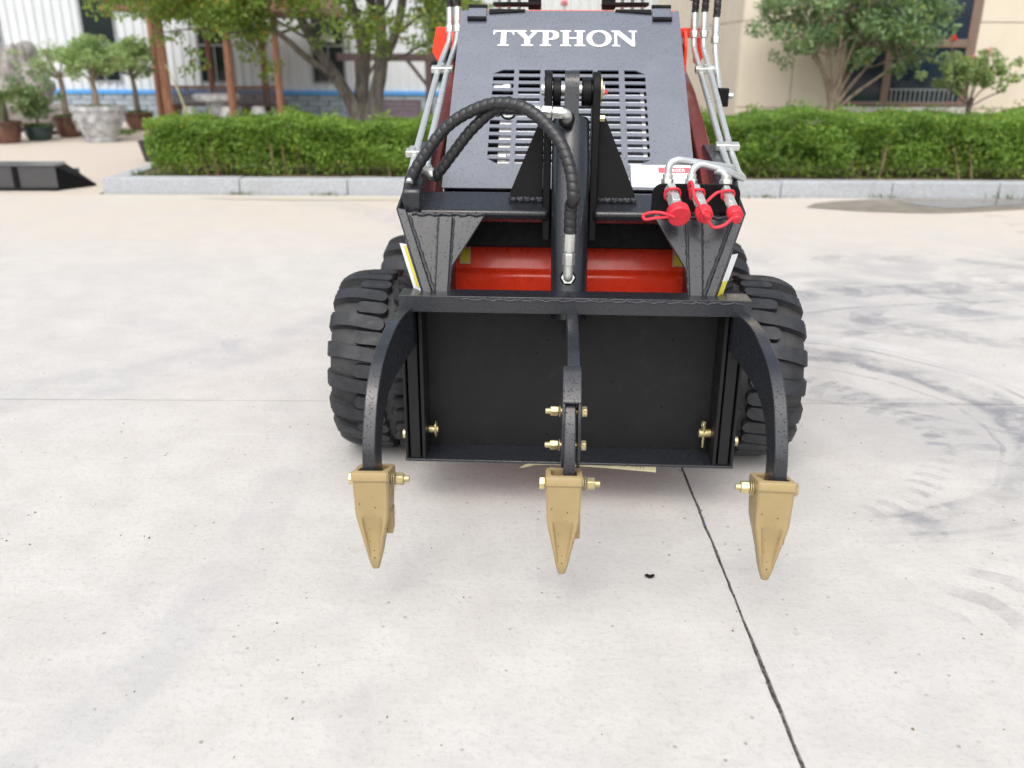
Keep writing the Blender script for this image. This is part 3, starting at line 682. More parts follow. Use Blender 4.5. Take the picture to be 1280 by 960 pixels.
# carved relief on the planter
bm = B()
for k in range(46):
    a = random.uniform(PI * 1.05, PI * 1.95); z = random.uniform(.16, .38); r_ = .22 + .12 * ((z - .06) / .38) ** .6 + .02
    tube(bm, smooth_path([(math.cos(a + i * .05) * (r_ + .0), math.sin(a + i * .05) * r_, z + .025 * math.sin(i * 2 + k)) for i in range(5)], 3), .008, 5)
link('carved_relief', bm, 'marble', p)['kind'] = 'stuff'
p = pot('potted_bonsai', -6.22, 15.1, bowl(.14, .225, .28), 'potbrown', label='dark green potted tree in a brown bowl, right of the carved stone planter', cat='potted tree', group='potted trees before the hall')
bonsai_in(p, .26, .66, -.03, (.34, .30, 52, .16), 1500, .065, 'bonsaileaf', .045, 'bark'); stuff_top(p, .2, .27)
p = pot('potted_shrub', -6.98, 13.3, bowl(.14, .20, .20), 'potgreen', label='dark green bush in a round dark green bowl before the rock', cat='potted plant')
bonsai_in(p, .18, .22, .0, (.17, .20, 30, .10), 1500, .055, 'tree2leaf', .02); stuff_top(p, .19, .19)
p = pot('potted_cycad', -7.22, 12.85, bowl(.16, .21, .30), 'potbrown', label='arching palm-like cycad in a brown pot at the left edge', cat='potted plant')
for k in range(17):
    a = k * 2.4; L_ = random.uniform(.5, .62); z0 = .62
    bm = B(); el = random.uniform(.25, .9)
    P = [Vector((math.cos(a) * L_ * s, math.sin(a) * L_ * s, z0 + L_ * (el * s - .8 * s * s))) for s in np.linspace(0, 1, 12)]
    tube(bm, P, .006, 5)
    for i in range(1, 12):
        dirv = (P[i] - P[i - 1]).normalized(); side = dirv.cross(Vector((0, 0, 1))).normalized()
        for sgn in (-1, 1):
            for j in (0, .5):
                q = P[i - 1].lerp(P[i], j); ll = .15 * (1 - (i / 14) ** 2); e_ = q + side * sgn * ll + dirv * ll * .5 - Vector((0, 0, .03)); w2 = dirv * .010
                bm.faces.new([bm.verts.new(v) for v in (q - w2, q + w2, e_)])
    link('frond', bm, 'grassm', p)
bm = B(); lathe_axis(bm, (0, 0, .26), (0, 0, 1), [(0, .07), (.2, .075), (.36, .05), (.38, .02)], 12); link('trunk', bm, 'bark', p)
p = pot('small_pot', -4.32, 10.75, [(0, .10), (.22, .15), (.24, .16), (.24, .13), (.2, .12), (.2, .01)], 'potblack', label='small black plant pot half hidden by the left end of the hedge', cat='plant pot')
# rock
def rock(name, x, y, s, seed, label, parent=None):
    bm = B(); bmesh.ops.create_icosphere(bm, subdivisions=5, radius=1)
    for v in bm.verts:
        n_ = noise.fractal(v.co * 1.3 + Vector((seed, 0, 0)), 1.0, 2.0, 5); r_ = 1 + .42 * n_ + .05 * noise.cell(v.co * 4)
        v.co = Vector((v.co.x * s[0] * r_, v.co.y * s[1] * r_, max(-.05, v.co.z * s[2] * r_ + s[2] * .8)))
    o = link(name, bm, 'rock', None, smooth=60); o.location = (x, y, 0); tag(o, label, 'rock'); return o
rock('rock', -7.98, 14.9, (.42, .5, .72), 3, 'tall weathered grey-brown garden rock at the left edge')
rock('rock', -7.25, 14.5, (.42, .4, .24), 9, 'low pale rock at the foot of the tall rock')
leaves('weeds', np.stack([rng.uniform(-7.1, -6.0, 700), rng.uniform(14.0, 14.6, 700), rng.uniform(0, .07, 700)], 1), .05, 'grassm', None); tag(bpy.data.objects['weeds.006'] if 'weeds.006' in bpy.data.objects else C.objects[-1], 'green weeds growing between the potted plants', 'weeds', kind='stuff')

# ------------------------------------------------------------------ pergola
pg = empty('pergola', (-4.9, 14.9, 0), label='orange-brown wooden pavilion on posts with a tiled roof, behind the left hedge', cat='pergola')
def lp(x, y): return x + 4.9, y - 14.9
for (x, y, w_, m_) in ((-5.29, 14.0, .075, 'wood'), (-4.30, 14.0, .062, 'wood'), (-3.57, 14.0, .055, 'wood'), (-6.22, 16.1, .06, 'wood'), (-5.30, 16.2, .055, 'wood'), (-4.36, 16.2, .055, 'wood')):
    a, b = lp(x, y); bm = B(); cyl(bm, (a, b, 0), (a, b, 2.06), w_, w_ * .92, 14); o = link('post', bm, m_, pg)
bm = B()
for y in (14.0, 16.2): box(bm, -1.1, 1.9, y - 14.9 - .05, y - 14.9 + .05, 2.04, 2.16)
link('beam', bm, 'wooddark', pg)
# roof, overhanging eave with tile rolls
bm = B(); ex0, ex1, ey0, ey1 = -1.0, 2.0, -1.35, 1.8; ez = 1.87
apex = [Vector((.3, .2, 3.0)), Vector((.7, .2, 3.0))]
cr = [Vector((ex0, ey0, ez)), Vector((ex1, ey0, ez)), Vector((ex1, ey1, ez)), Vector((ex0, ey1, ez))]
T = [bm.verts.new(v) for v in cr + apex]; Lo = [bm.verts.new(v - Vector((0, 0, .09))) for v in cr]
for f in ((0, 1, 5, 4), (1, 2, 5), (2, 3, 4, 5), (3, 0, 4)): bm.faces.new([T[i] for i in f])
for i in range(4): bm.faces.new((T[i], T[(i + 1) % 4], Lo[(i + 1) % 4], Lo[i]))
bm.faces.new(Lo[::-1]); link('roof', bm, 'rooftile', pg)
bm = B()
for i in range(26):
    x = ex0 + .06 + i * .118; tx = .3 + (.4) * (i / 25); s = .35
    cyl(bm, (x, ey0 - .015, ez + .02), (x + (tx - x) * s, ey0 + (.2 - ey0) * s, ez + .02 + 1.2 * s), .025, .02, 8)
link('tile_rolls', bm, 'rooftile', pg)['kind'] = 'stuff'
# bench backs between the posts
bn = empty('pavilion_bench', (-5.0, 15.85, 0), label='slatted grey-brown bench running between the pavilion posts', cat='bench')
bm = B(); box(bm, -1.02, 1.02, -.03, .03, .64, .68); link('top_rail', bm, 'wood', bn, bevel=.006)
bm = B(); box(bm, -1.02, 1.02, .02, .4, .34, .38); link('seat', bm, 'slatwood', bn, bevel=.006)
sl = None
for i in range(32):
    if sl is None: bm = B(); box(bm, -.020, .020, -.012, .012, .38, .64); sl = o = link('slat', bm, 'slatwood', bn)
    else: o = sl.copy(); C.objects.link(o)
    o.location.x = -.99 + i * .0638
for x in (-.9, -.3, .3, .9):
    bm = B(); box(bm, x - .035, x + .035, .04, .34, 0, .34); link('leg', bm, 'wood', bn)
tb = empty('stone_table', (-4.78, 14.75, 0), label='round pale stone table inside the pavilion', cat='table')
bm = B(); lathe_axis(bm, (0, 0, .48), (0, 0, 1), [(0, .30), (.03, .36), (.09, .37), (.12, .34)], 28); link('table_top', bm, 'marble', tb)
bm = B(); lathe_axis(bm, (0, 0, 0), (0, 0, 1), [(0, .16), (.2, .12), (.48, .18)], 16); link('table_leg', bm, 'marble', tb)
for i, (x, y, lb) in enumerate(((-5.12, 14.4, 'round stone stool left of the stone table'), (-4.5, 14.4, 'round stone stool just right of the stone table'), (-4.05, 14.5, 'round stone stool farthest right, near the last front post'))):
    bm = B(); lathe_axis(bm, (0, 0, 0), (0, 0, 1), [(0, .09), (.15, .14), (.28, .13), (.38, .10), (.42, .09)], 16)
    o = link('stone_stool', bm, 'marble'); o.location = (x, y, 0); tag(o, lb, 'stool', 'stone stools in the pavilion')
# bamboo pole leaning out of hedge
bm = B(); tube(bm, smooth_path([(-3.22, 9.2, .2), (-3.30, 9.2, .65), (-3.40, 9.2, 1.0), (-3.46, 9.2, 1.12)], 4), [.013] * 4 + [.010] * 4 + [.006] * 5, 8)
o = link('cane', bm, 'canew'); tag(o, 'pale yellow cane leaning up out of the left hedge', 'cane')
# dark timber frame right of tree
fr = empty('timber_frame', (-1.9, 15.0, 0), label='low dark brown timber frame with braces behind the large tree', cat='frame')
bm = B(); box(bm, -.95, .75, -.05, .05, 1.10, 1.22); link('beam', bm, 'wooddark', fr, bevel=.006)
for x in (-.62, .52):
    bm = B(); box(bm, x - .05, x + .05, -.045, .045, 0, 1.10); link('post', bm, 'wooddark', fr, bevel=.005)
    for s in ((1,) if x < 0 else (-1,)):
        bm = B(); prism(bm, [(x + s * .05, -.03, .72), (x + s * .36, -.03, 1.10), (x + s * .29, -.03, 1.10), (x + s * .05, -.03, .80)], (0, .06, 0)); link('brace', bm, 'wooddark', fr)
lb_ = empty('low_bench', (-1.95, 15.6, 0), label='purple-brown boarded bench back below the timber frame', cat='bench')
for i in range(4):
    bm = B(); box(bm, -.37, .37, -.02, .02, .18 + i * .078, .252 + i * .078); link('board', bm, 'purple', lb_, bevel=.004)
for x in (-.34, .34):
    bm = B(); box(bm, x - .03, x + .03, .02, .06, 0, .47); link('leg', bm, 'wooddark', lb_)
bm = B(); box(bm, -.37, .37, -.32, -.025, .20, .23); link('seat', bm, 'purple', lb_)

# ------------------------------------------------------------------ black attachment box at left
bk = empty('steel_bucket', (-4.7, 8.35, 0), rz=R(2), label='flat black steel loader attachment lying on the concrete at the left edge', cat='loader attachment')
bm = B(); prism(bm, [(-1.1, 0, .0), (.40, 0, 0), (.40, 0, .225), (-1.1, 0, .225)], (0, .02, 0)); link('front_plate', bm, 'boxblack', bk, bevel=.004)
bm = B(); prism(bm, [(-1.12, -.015, .225), (.404, -.015, .225), (.404, .215, .235), (-1.12, .215, .235)], (0, 0, .012)); link('top_plate', bm, 'boxblack', bk, bevel=.003)
bm = B(); box(bm, -.0, .045, -.022, 0, .01, .224); link('rib', bm, 'bracket', bk, bevel=.003)
bm = B(); box(bm, -1.1, .40, -.028, 0, .0, .028); link('bottom_edge', bm, 'bracket', bk, bevel=.003)
bm = B(); V_ = [(.402, 0, 0), (.402, 0, .224), (.402, .22, .23), (.62, .32, .02), (.62, .32, 0), (.402, .5, 0)]
vv = [bm.verts.new(v) for v in V_]
for f in ((0, 1, 3, 4), (1, 2, 3), (2, 5, 4, 3), (0, 4, 5), (0, 5, 2, 1)): bm.faces.new([vv[i] for i in f])
link('side_plate', bm, 'bracket', bk)
bm = B(); lathe_axis(bm, (-.20, -.001, .115), (0, -1, 0), [(0, .05), (.006, .05), (.006, .042), (.002, .04), (.002, .02), (.007, .018), (.007, .001)], 24); link('disc', bm, 'boxblack', bk)
bm = B(); box(bm, -1.1, .4, .45, .5, 0, .15); link('rear_edge', bm, 'boxblack', bk)

# ================================================================== LOADER
ORG = (.167, 2.27, 0); RZ = R(-2.5)
LD = empty('skid_steer_loader', ORG, RZ, label='compact black and red stand-on skid steer loader facing the camera', cat='loader')
mir = lambda x: -.036 - x
# --- wheels
def tyre_mesh():
    RO, W = .272, .240; bm = B(); seg = 96
    def prof(s): return RO - .024 * abs(s) ** 3.2          # s in -1..1 across the tread
    pr = [(-.5 * W * .80, .150), (-.5 * W * .96, .175), (-.5 * W * 1.02, .210), (-.5 * W * 1.01, .238)] + [(s * W * .5, prof(s)) for s in np.linspace(-1, 1, 13)] + [(.5 * W * 1.01, .238), (.5 * W * 1.02, .210), (.5 * W * .96, .175), (.5 * W * .80, .150), (.45 * W * .8, .148), (-.45 * W * .8, .148)]
    rings = [[bm.verts.new((x, r_ * math.cos(2 * PI * k / seg), r_ * math.sin(2 * PI * k / seg))) for x, r_ in pr] for k in range(seg)]
    n = len(pr)
    for k in range(seg):
        a, b = rings[k], rings[(k + 1) % seg]
        for i in range(n): bm.faces.new((a[i], a[(i + 1) % n], b[(i + 1) % n], b[i]))
    NL = 18
    def lug(th0, xs, hw, sk):
        top = []; bot = []
        for q, h in zip(xs, hw):
            rr = prof(min(1, abs(q))) - (.016 if abs(q) > 1.03 else 0)
            for e in (-1, 1):
                th = th0 + (sk * q + e * h) / RO; th_b = th0 + (sk * q + e * (h + .005)) / RO
                X_ = q * W * .5
                top.append(bm.verts.new((X_, (rr + .023) * math.cos(th), (rr + .023) * math.sin(th))))
                bot.append(bm.verts.new((X_, (rr - .006) * math.cos(th_b), (rr - .006) * math.sin(th_b))))
        m = len(xs)
        for i in range(m - 1):
            a, b, c_, d_ = 2 * i, 2 * i + 1, 2 * i + 3, 2 * i + 2
            bm.faces.new((top[a], top[b], top[c_], top[d_]))
            bm.faces.new((top[a], top[d_], bot[d_], bot[a])); bm.faces.new((top[b], bot[b], bot[c_], top[c_]))
        bm.faces.new((top[0], bot[0], bot[1], top[1])); bm.faces.new((top[-1], bot[-1], bot[-2], top[-2]))
    def rnd(a, b, h, ra, rb):
        L = np.linspace(0, 1, 15); xs_ = a + (b - a) * (1 - np.cos(L * PI)) / 2; hw_ = []
        for q in xs_:
            da, db = abs(q - a) * W * .5, abs(q - b) * W * .5; v = h
            if ra and da < h: v = math.sqrt(max(0, h * h - (h - da) ** 2))
            if rb and db < h: v = min(v, math.sqrt(max(0, h * h - (h - db) ** 2)))
            hw_.append(max(v, .001))
        return xs_, hw_
    for k in range(NL):
        t0 = 2 * PI * k / NL; t1 = t0 + PI / NL
        xs_, hw_ = rnd(1.07, -.40, .0195, False, True); hw_ = [h + .006 * max(0, q - .45) for q, h in zip(xs_, hw_)]; lug(t0, xs_, hw_, .020)
        lug(t1, *rnd(.36, -.44, .0185, True, True), .008)
        lug(t0 + .02, *rnd(-.55, -1.07, .0165, True, False), .012); lug(t1 + .02, *rnd(-.62, -1.07, .013, True, False), .012)
    return bm
def wheel(x, y, flip, src=None):
    w_ = empty('wheel'); w_.parent = LD; w_.location = (x, y, .293); w_.rotation_euler = (random.uniform(0, 1), 0, 0)
    if src is None:
        ty = link('tyre', tyre_mesh(), 'rubber', w_, smooth=38)
        bm = B(); lathe_axis(bm, (-.09, 0, 0), (1, 0, 0), [(0, .155), (.01, .155), (.02, .14), (.16, .14), (.17, .155), (.18, .155), (.178, .13), (.12, .12), (.10, .05), (.11, .02)], 40); rm = link('rim', bm, 'rim', w_)
        bm = B(); lathe_axis(bm, (-.12, 0, 0), (1, 0, 0), [(0, .03), (.02, .055), (.20, .055), (.21, .05), (.22, .02)], 20); hb = link('hub', bm, 'red', w_)
        for k in range(6):
            a = k * PI / 3; bm = B(); cyl(bm, (.0, math.cos(a) * .085, math.sin(a) * .085), (.045, math.cos(a) * .085, math.sin(a) * .085), .011, seg=6); link('wheel_nut', bm, 'zinc', w_)
    else:
        for ch in src.children: c_ = ch.copy(); C.objects.link(c_); c_.parent = w_
    if flip: w_.rotation_euler.z = PI
    return w_
w0 = wheel(-.612, .45, True); wheel(.577, .45, False, w0); wheel(-.572, 1.06, True, w0); wheel(.538, 1.06, False, w0)
w0.rotation_euler = (.02, 0, PI); 
bm = B()
for y in (.45, 1.06): cyl(bm, (-.60, y, .293), (.56, y, .293), .04, seg=16)
link('axles', bm, 'dark', LD)
# --- chassis
bm = B()
prism(bm, [(-.372, .375, .712), (-.372, .340, .624), (-.372, .326, .617), (-.372, .320, .54), (-.372, .35, .17), (-.372, 1.55, .17), (-.372, 1.55, .80), (-.372, .42, .80), (-.372, .40, .76)], (.722, 0, 0))
link('chassis', bm, 'red', LD, bevel=.008)
for x in (-.371, .333):
    bm = B(); box(bm, x, x + .016, .30, .352, .40, .70); link('chassis_edge', bm, 'darkred', LD, bevel=.003)
for x in (-.345, .303):
    bm = B(); prism(bm, [(x, .3405, .643), (x + .034, .3405, .643), (x + .034, .3640, .692), (x, .3640, .692)], (0, -.0012, .0006)); lb = link('warning_label', bm, 'labeltan', LD); lb['label'] = 'tan warning sticker'
    bm = B(); prism(bm, [(x + .006, .3421, .649), (x + .028, .3421, .649), (x + .028, .3600, .686), (x + .006, .3600, .686)], (0, -.0008, .0004)); link('sticker_print', bm, 'labelyellow', lb)
bm = B(); box(bm, -.42, .385, .262, .33, .712, .86); link('cross_member', bm, 'dark', LD, bevel=.006)
# --- body behind the hood
hy0, hz0, hy1, hz1 = .29, .88, .94, 1.38; HL = math.hypot(hy1 - hy0, hz1 - hz0); hc, hsn = (hy1 - hy0) / HL, (hz1 - hz0) / HL
def hp(x, s, n=0): return Vector((x, hy0 + s * hc - n * hsn, hz0 + s * hsn + n * hc))
for x in (-.386, .338):
    bm = B(); xprism(bm, [(hy0 + .03, hz0 - .02), (hy1 + .01, hz1 - .03), (1.5, hz1 - .03), (1.5, .84), (.42, .84)], x, x + .010); link('body_side', bm, 'bracket', LD)
bm = B(); box(bm, -.386, .348, 1.5, 1.52, .5, 1.36); link('rear_panel', bm, 'bracket', LD)
bm = B(); box(bm, -.36, .34, .965, 1.5, hz1 - .035, hz1 + .004); link('top_plate', bm, 'red', LD, bevel=.004)
# hood panel with punched slots
slotx = [(-.262, -.195), (-.180, -.111), (-.098, -.028), (-.013, .056), (.071, .138), (.156, .222)]
NR = 13; rp = (.531 - .098) / NR; rows_ = [(.100 + i * rp, .100 + i * rp + rp * .58) for i in range(NR)]
xsl = sorted({-.388, .348, *[v for a in slotx for v in a]}); ssl = sorted({.0, .822, *[v for a in rows_ for v in a]})
def chamf(ax, i):  # corner slots are cut off diagonally
    return (i in (0, NR - 1)) and ax in (0, 5)
bm = B(); V_ = {}
def gv(x, s):
    k = (round(x, 4), round(s, 4))
    if k not in V_: V_[k] = bm.verts.new(hp(x, s))
    return V_[k]
isx = {round(a[0], 4): i for i, a in enumerate(slotx)}; iss = {round(a[0], 4): i for i, a in enumerate(rows_)}
for a, b in zip(xsl, xsl[1:]):
    for c_, d_ in zip(ssl, ssl[1:]):
        i, j = isx.get(round(a, 4)), iss.get(round(c_, 4))
        if i is not None and j is not None:
            if chamf(i, j):
                q = (a, c_) if (i == 0 and j == 0) else (b, c_) if j == 0 else (a, d_) if i == 0 else (b, d_)
                sx_ = 1 if i == 0 else -1; sy_ = 1 if j == 0 else -1
                p1 = (q[0] + sx_ * .03, q[1]); p2 = (q[0], q[1] + sy_ * (d_ - c_) * .98)
                v1 = bm.verts.new(hp(*p1)); v2 = bm.verts.new(hp(*p2))
                bm.faces.new((gv(*q), v1, v2))
            continue
        bm.faces.new((gv(a, c_), gv(b, c_), gv(b, d_), gv(a, d_)))
bmesh.ops.recalc_face_normals(bm, faces=bm.faces)
r_ = bmesh.ops.extrude_face_region(bm, geom=bm.faces[:])
nv = [v for v in r_['geom'] if isinstance(v, bmesh.types.BMVert)]
bmesh.ops.translate(bm, verts=nv, vec=Vector((0, hsn, -hc)) * .005)
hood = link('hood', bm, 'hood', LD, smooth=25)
# radiator and tank seen through the slots
bm = B(); 
def hbox(x0, x1, s0, s1, n0, n1):
    return box(bm, x0, x1, s0, s1, n0, n1, Matrix(((1, 0, 0, 0), (0, hc, -hsn, hy0), (0, hsn, hc, hz0), (0, 0, 0, 1))))
for i in range(NR - 3):
    s0 = rows_[i][0]
    hbox(-.19, .202, s0 + .001, s0 + rp * .38, -.030, -.0065)
link('radiator_fins', bm, 'grille', hood)
bm = B(); hbox(-.232, -.195, .11, .40, -.055, -.012); hbox(.204, .216, .10, .43, -.04, -.0115); link('coolant_pipe', bm, 'white', hood)
bm = B(); hbox(-.375, .335, .05, .60, -.16, -.15); link('cavity_shade_sheet', bm, 'dark', hood)  # black backing sheet added to stand in for the dark of the cavity
bm = B()
for s_ in (.135, .445): lathe_axis(bm, hp(-.262, s_, -.012), (1, 0, 0), [(0, .006), (.006, .010), (.03, .010), (.036, .014), (.055, .014), (.06, .008)], 14)
link('hose_clamp', bm, 'zincw', hood)
# hinges and lip at the top of the hood
for x in (-.362, .258):
    bm = B(); hbox(x, x + .062, .776, .838, .001, .007); h_ = link('hinge', bm, 'hood', hood, bevel=.002)
    for s_ in (.770, .834):
        bm = B(); cyl(bm, hp(x - .001, s_, .006), hp(x + .063, s_, .006), .0075, seg=12); link('hinge_pin', bm, 'dark', h_)
for x0, x1, sg in ((-.292, -.17, 1), (.135, .255, -1)):
    bm = B(); prism(bm, [hp(x0, .822, .002), hp(x1, .822, .002), hp(x1 - (.05 if sg > 0 else 0), .806, .002), hp(x0 + (.05 if sg < 0 else 0), .803, .002)] if False else
        ([hp(x0, .822, .002), hp(x1, .822, .002), hp(x1, .812, .002), hp(x0, .800, .002)] if sg > 0 else [hp(x0, .822, .002), hp(x1, .822, .002), hp(x1, .800, .002), hp(x0, .814, .002)]), Vector((0, -hsn, hc)) * .004)
    link('seal_strip', bm, 'dark', hood)
# lettering
def ell(cx, cy, rx_, ry_, n=36, rev=False):
    P = [(cx + rx_ * math.cos(2 * PI * i / n), cy + ry_ * math.sin(2 * PI * i / n)) for i in range(n)]; return P[::-1] if rev else P
GL = {'T': ([(.27, 0), (.88, 0), (.88, .08), (.72, .1), (.72, .9), (.95, .89), (1.04, .84), (1.10, .70), (1.15, .70), (1.15, 1), (0, 1), (0, .70), (.05, .70), (.11, .84), (.2, .89), (.43, .9), (.43, .1), (.27, .08)], [], 1.15),
 'Y': ([(.34, 0), (.90, 0), (.90, .08), (.75, .1), (.75, .42), (1.08, .9), (1.2, .92), (1.2, 1), (.76, 1), (.76, .92), (.88, .9), (.67, .56), (.44, .9), (.56, .92), (.56, 1), (0, 1), (0, .92), (.12, .9), (.48, .42), (.48, .1), (.34, .08)], [], 1.2),
 'P': ([(0, 0), (.56, 0), (.56, .08), (.42, .1), (.42, .4), (.62, .4), (.82, .45), (.93, .56), (.96, .7), (.93, .85), (.82, .95), (.62, 1), (0, 1), (0, .92), (.14, .9), (.14, .1), (0, .08)], [[(.42, .9), (.54, .9), (.63, .84), (.67, .7), (.63, .56), (.54, .5), (.42, .5)]], .96),
 'H': ([(0, 0), (.56, 0), (.56, .08), (.43, .1), (.43, .46), (.87, .46), (.87, .1), (.74, .08), (.74, 0), (1.3, 0), (1.3, .08), (1.16, .1), (1.16, .9), (1.3, .92), (1.3, 1), (.74, 1), (.74, .92), (.87, .9), (.87, .56), (.43, .56), (.43, .9), (.56, .92), (.56, 1), (0, 1), (0, .92), (.14, .9), (.14, .1), (0, .08)], [], 1.3),
 'O': (ell(.66, .5, .66, .53), [ell(.66, .5, .37, .42, rev=True)], 1.32),
 'N': ([(0, 0), (.42, 0), (.42, .08), (.28, .1), (.28, .76), (1.06, 0), (1.22, 0), (1.22, .9), (1.35, .92), (1.35, 1), (.92, 1), (.92, .92), (1.08, .9), (1.08, .34), (.42, 1), (0, 1), (0, .92), (.14, .9), (.14, .1), (0, .08)], [], 1.35)}
for ch, a, b in (('T', 98, 250), ('Y', 252, 438), ('P', 440, 577), ('H', 586, 766), ('O', 775, 955), ('N', 957, 1140)):
    outer, holes, wd = GL[ch]; x0 = -.272 + (a - 98) / 1042 * .475; sx_ = (b - a) / 1042 * .475 / wd; s0, sh = .636, .080
    loops = [outer] + holes; flat = [p for l in loops for p in l]
    tris = tessellate_polygon([[Vector((p[0], p[1], 0)) for p in l] for l in loops])
    bm = B(); vv = [bm.verts.new(hp(x0 + p[0] * sx_, s0 + p[1] * sh, .0012)) for p in flat]
    for t_ in tris:
        try: bm.faces.new([vv[i] for i in t_])
        except ValueError: pass
    bmesh.ops.recalc_face_normals(bm, faces=bm.faces)
    link('letter', bm, 'white', hood)
# danger label
bm = B(); hbox(.163, .338, .008, .098, .001, .0018); dl = link('danger_label', bm, 'labelwhite', hood); dl['label'] = 'white sticker with red danger heading'
bm = B(); hbox(.243, .335, .066, .088, .0019, .0024); link('label_heading', bm, 'labelred', dl)
bm = B()
FONT = {'D': ['110', '101', '101', '101', '110'], 'A': ['010', '101', '111', '101', '101'], 'N': ['101', '111', '111', '111', '101'], 'G': ['011', '100', '101', '101', '011'], 'E': ['111', '100', '110', '100', '111'], 'R': ['110', '101', '110', '101', '101']}
def word(wd, x, s, px, n, mk):
    for ch in wd:
        for r__, row in enumerate(FONT[ch]):
            for c__, v in enumerate(row):
                if v == '1': mk(x + c__ * px, x + c__ * px + px, s - r__ * px, s - r__ * px + px)
        x += px * 4
word('DANGER', .262, .080, .0025, .0028, lambda a, b, c_, d_: hbox(a, b, c_, d_, .0025, .0028)); link('heading_print', bm, 'labelwhite', dl)
bm = B(); hbox(.140, .158, .005, .045, .001, .0018); link('small_label', bm, 'labelwhite', hood)
# --- cross tube, two halves
for x0, x1, rr in ((-.440, -.075, 0), (.048, .405, 0)):
    bm = B(); xprism(bm, [(.150, .806), (.122, .822), (.115, .842), (.245, .878), (.26, .86), (.26, .79)], x0, x1); link('cross_tube', bm, 'black', LD, bevel=.012, seg=3)
# weld beads under the gussets
for x0, x1 in ((-.185, -.078), (.058, .165)):
    bm = B(); pts = [(x0 + (x1 - x0) * i / 22, .178 + .004 * math.sin(i * 1.7), .866 + .002 * math.sin(i * 2.9)) for i in range(23)]; tube(bm, pts, .007, 6)
    link('weld_bead', bm, 'weld', LD)
# --- centre lugs + gussets
for x0, x1 in ((-.092, -.071), (.036, .057)):
    bm = B(); prof = [(.150, .76), (.150, 1.10)] + [(.205 - .045 * math.cos(a), 1.155 + .045 * math.sin(a)) for a in np.linspace(-.2, PI * .95, 12)][0:12] + [(.26, 1.1), (.30, .76)]
    # rounded eye on top of the lug
    prof = [(.135, .76), (.158, 1.155)] + [(.205 - .047 * math.cos(a), 1.155 + .047 * math.sin(a)) for a in np.linspace(.15, PI - .15, 12)] + [(.252, 1.155), (.30, .76)]
    xprism(bm, prof, x0, x1); link('lug_plate', bm, 'bracket', LD, bevel=.003)
for s in (-1, 1):
    xa = -.093 if s < 0 else .058; xb = -.183 if s < 0 else .162; xt = -.100 if s < 0 else .075
    bm = B(); prism(bm, [(xa, .185, .868), (xb, .185, .868), (xb, .185, .885), (xt, .21, 1.085), (xa, .21, 1.085)], (0, .012, 0)); link('gusset', bm, 'bracket', LD, bevel=.002)
bm = B(); cyl(bm, (-.100, .205, 1.155), (.068, .205, 1.155), .017, seg=20); link('pivot_pin', bm, 'zincw', LD)
for x0, x1 in ((-.070, -.048), (.008, .035)):
    bm = B(); cyl(bm, (x0, .205, 1.148), (x1, .205, 1.148), .036, seg=28); link('spacer', bm, 'bracket', LD, bevel=.003)
bm = B(); lathe_axis(bm, (.0575, .205, 1.155), (1, 0, 0), [(0, .034), (.004, .034), (.005, .02), (.008, .018)], 20); o = link('pin_washer', bm, 'yzinc', LD)
bm = B(); lathe_axis(bm, (.065, .200, 1.150), (1, 0, 0), [(0, .007), (.010, .007), (.012, .003)], 10); link('grease_cap', bm, 'caprubber', o)
bm = B(); cyl(bm, (.0575, .165, 1.085), (.070, .165, 1.085), .009, seg=6); link('bolt', bm, 'yzinc', LD)
# --- tilt cylinder
cb, ct = Vector((-.014, .055, .56)), Vector((-.020, .165, 1.085)); ax = (ct - cb).normalized()
bm = B(); lathe_axis(bm, cb, ax, [(0, .050), ((ct - cb).length - .01, .050), ((ct - cb).length, .044)], 40); tc = link('tilt_cylinder', bm, 'black', LD)
bm = B(); xprism(bm, [(.150, 1.06), (.163, 1.165)] + [(.205 - .042 * math.cos(a), 1.16 + .045 * math.sin(a)) for a in np.linspace(.1, PI - .1, 12)] + [(.247, 1.16), (.235, 1.07)], -.038, .000); link('cylinder_eye', bm, 'black', tc, bevel=.006)
front = Vector((0, -1, 0)) + ax * 0
pn = (front - ax * front.dot(ax)).normalized()
def port(p, sx_=0): 
    bm = B(); lathe_axis(bm, p, pn, [(-.045, .021), (.018, .021), (.022, .017)], 20); link('cylinder_port', bm, 'bracket', tc)
q1 = cb + ax * .525; q1 = q1 + pn * .048 + Vector((-.012, 0, 0)); port(q1)
q2 = cb + ax * .115 + pn * .048 + Vector((-.004, 0, 0)); port(q2)
def hexfit(name, p0, p1, r0, parts, mat='zincw', parent=None):
    """stack of sections between p0 and p1: (t0,t1,radius,sides)"""
    p0, p1 = Vector(p0), Vector(p1); bm = B()
    for a, b, r__, n_ in parts: cyl(bm, p0.lerp(p1, a), p0.lerp(p1, b), r__, seg=n_)
    return link(name, bm, mat, parent or LD, bevel=.0015)
# upper elbow: from port out, then left
e1 = q1 + pn * .035 + Vector((0, 0, .010))
bm = B(); tube(bm, round_corners([q1 + pn * .015, e1, e1 + Vector((-.03, 0, .004))], .02), .014, 12); link('elbow', bm, 'zincw', LD)
hexfit('hose_fitting', e1 + Vector((-.010, 0, .002)), e1 + Vector((-.118, .012, .010)), 0, [(0, .24, .0165, 6), (.24, .27, .012, 12), (.27, .50, .0165, 6), (.50, .54, .011, 12), (.54, 1, .0150, 8)])
hs2 = e1 + Vector((-.110, .012, .010))
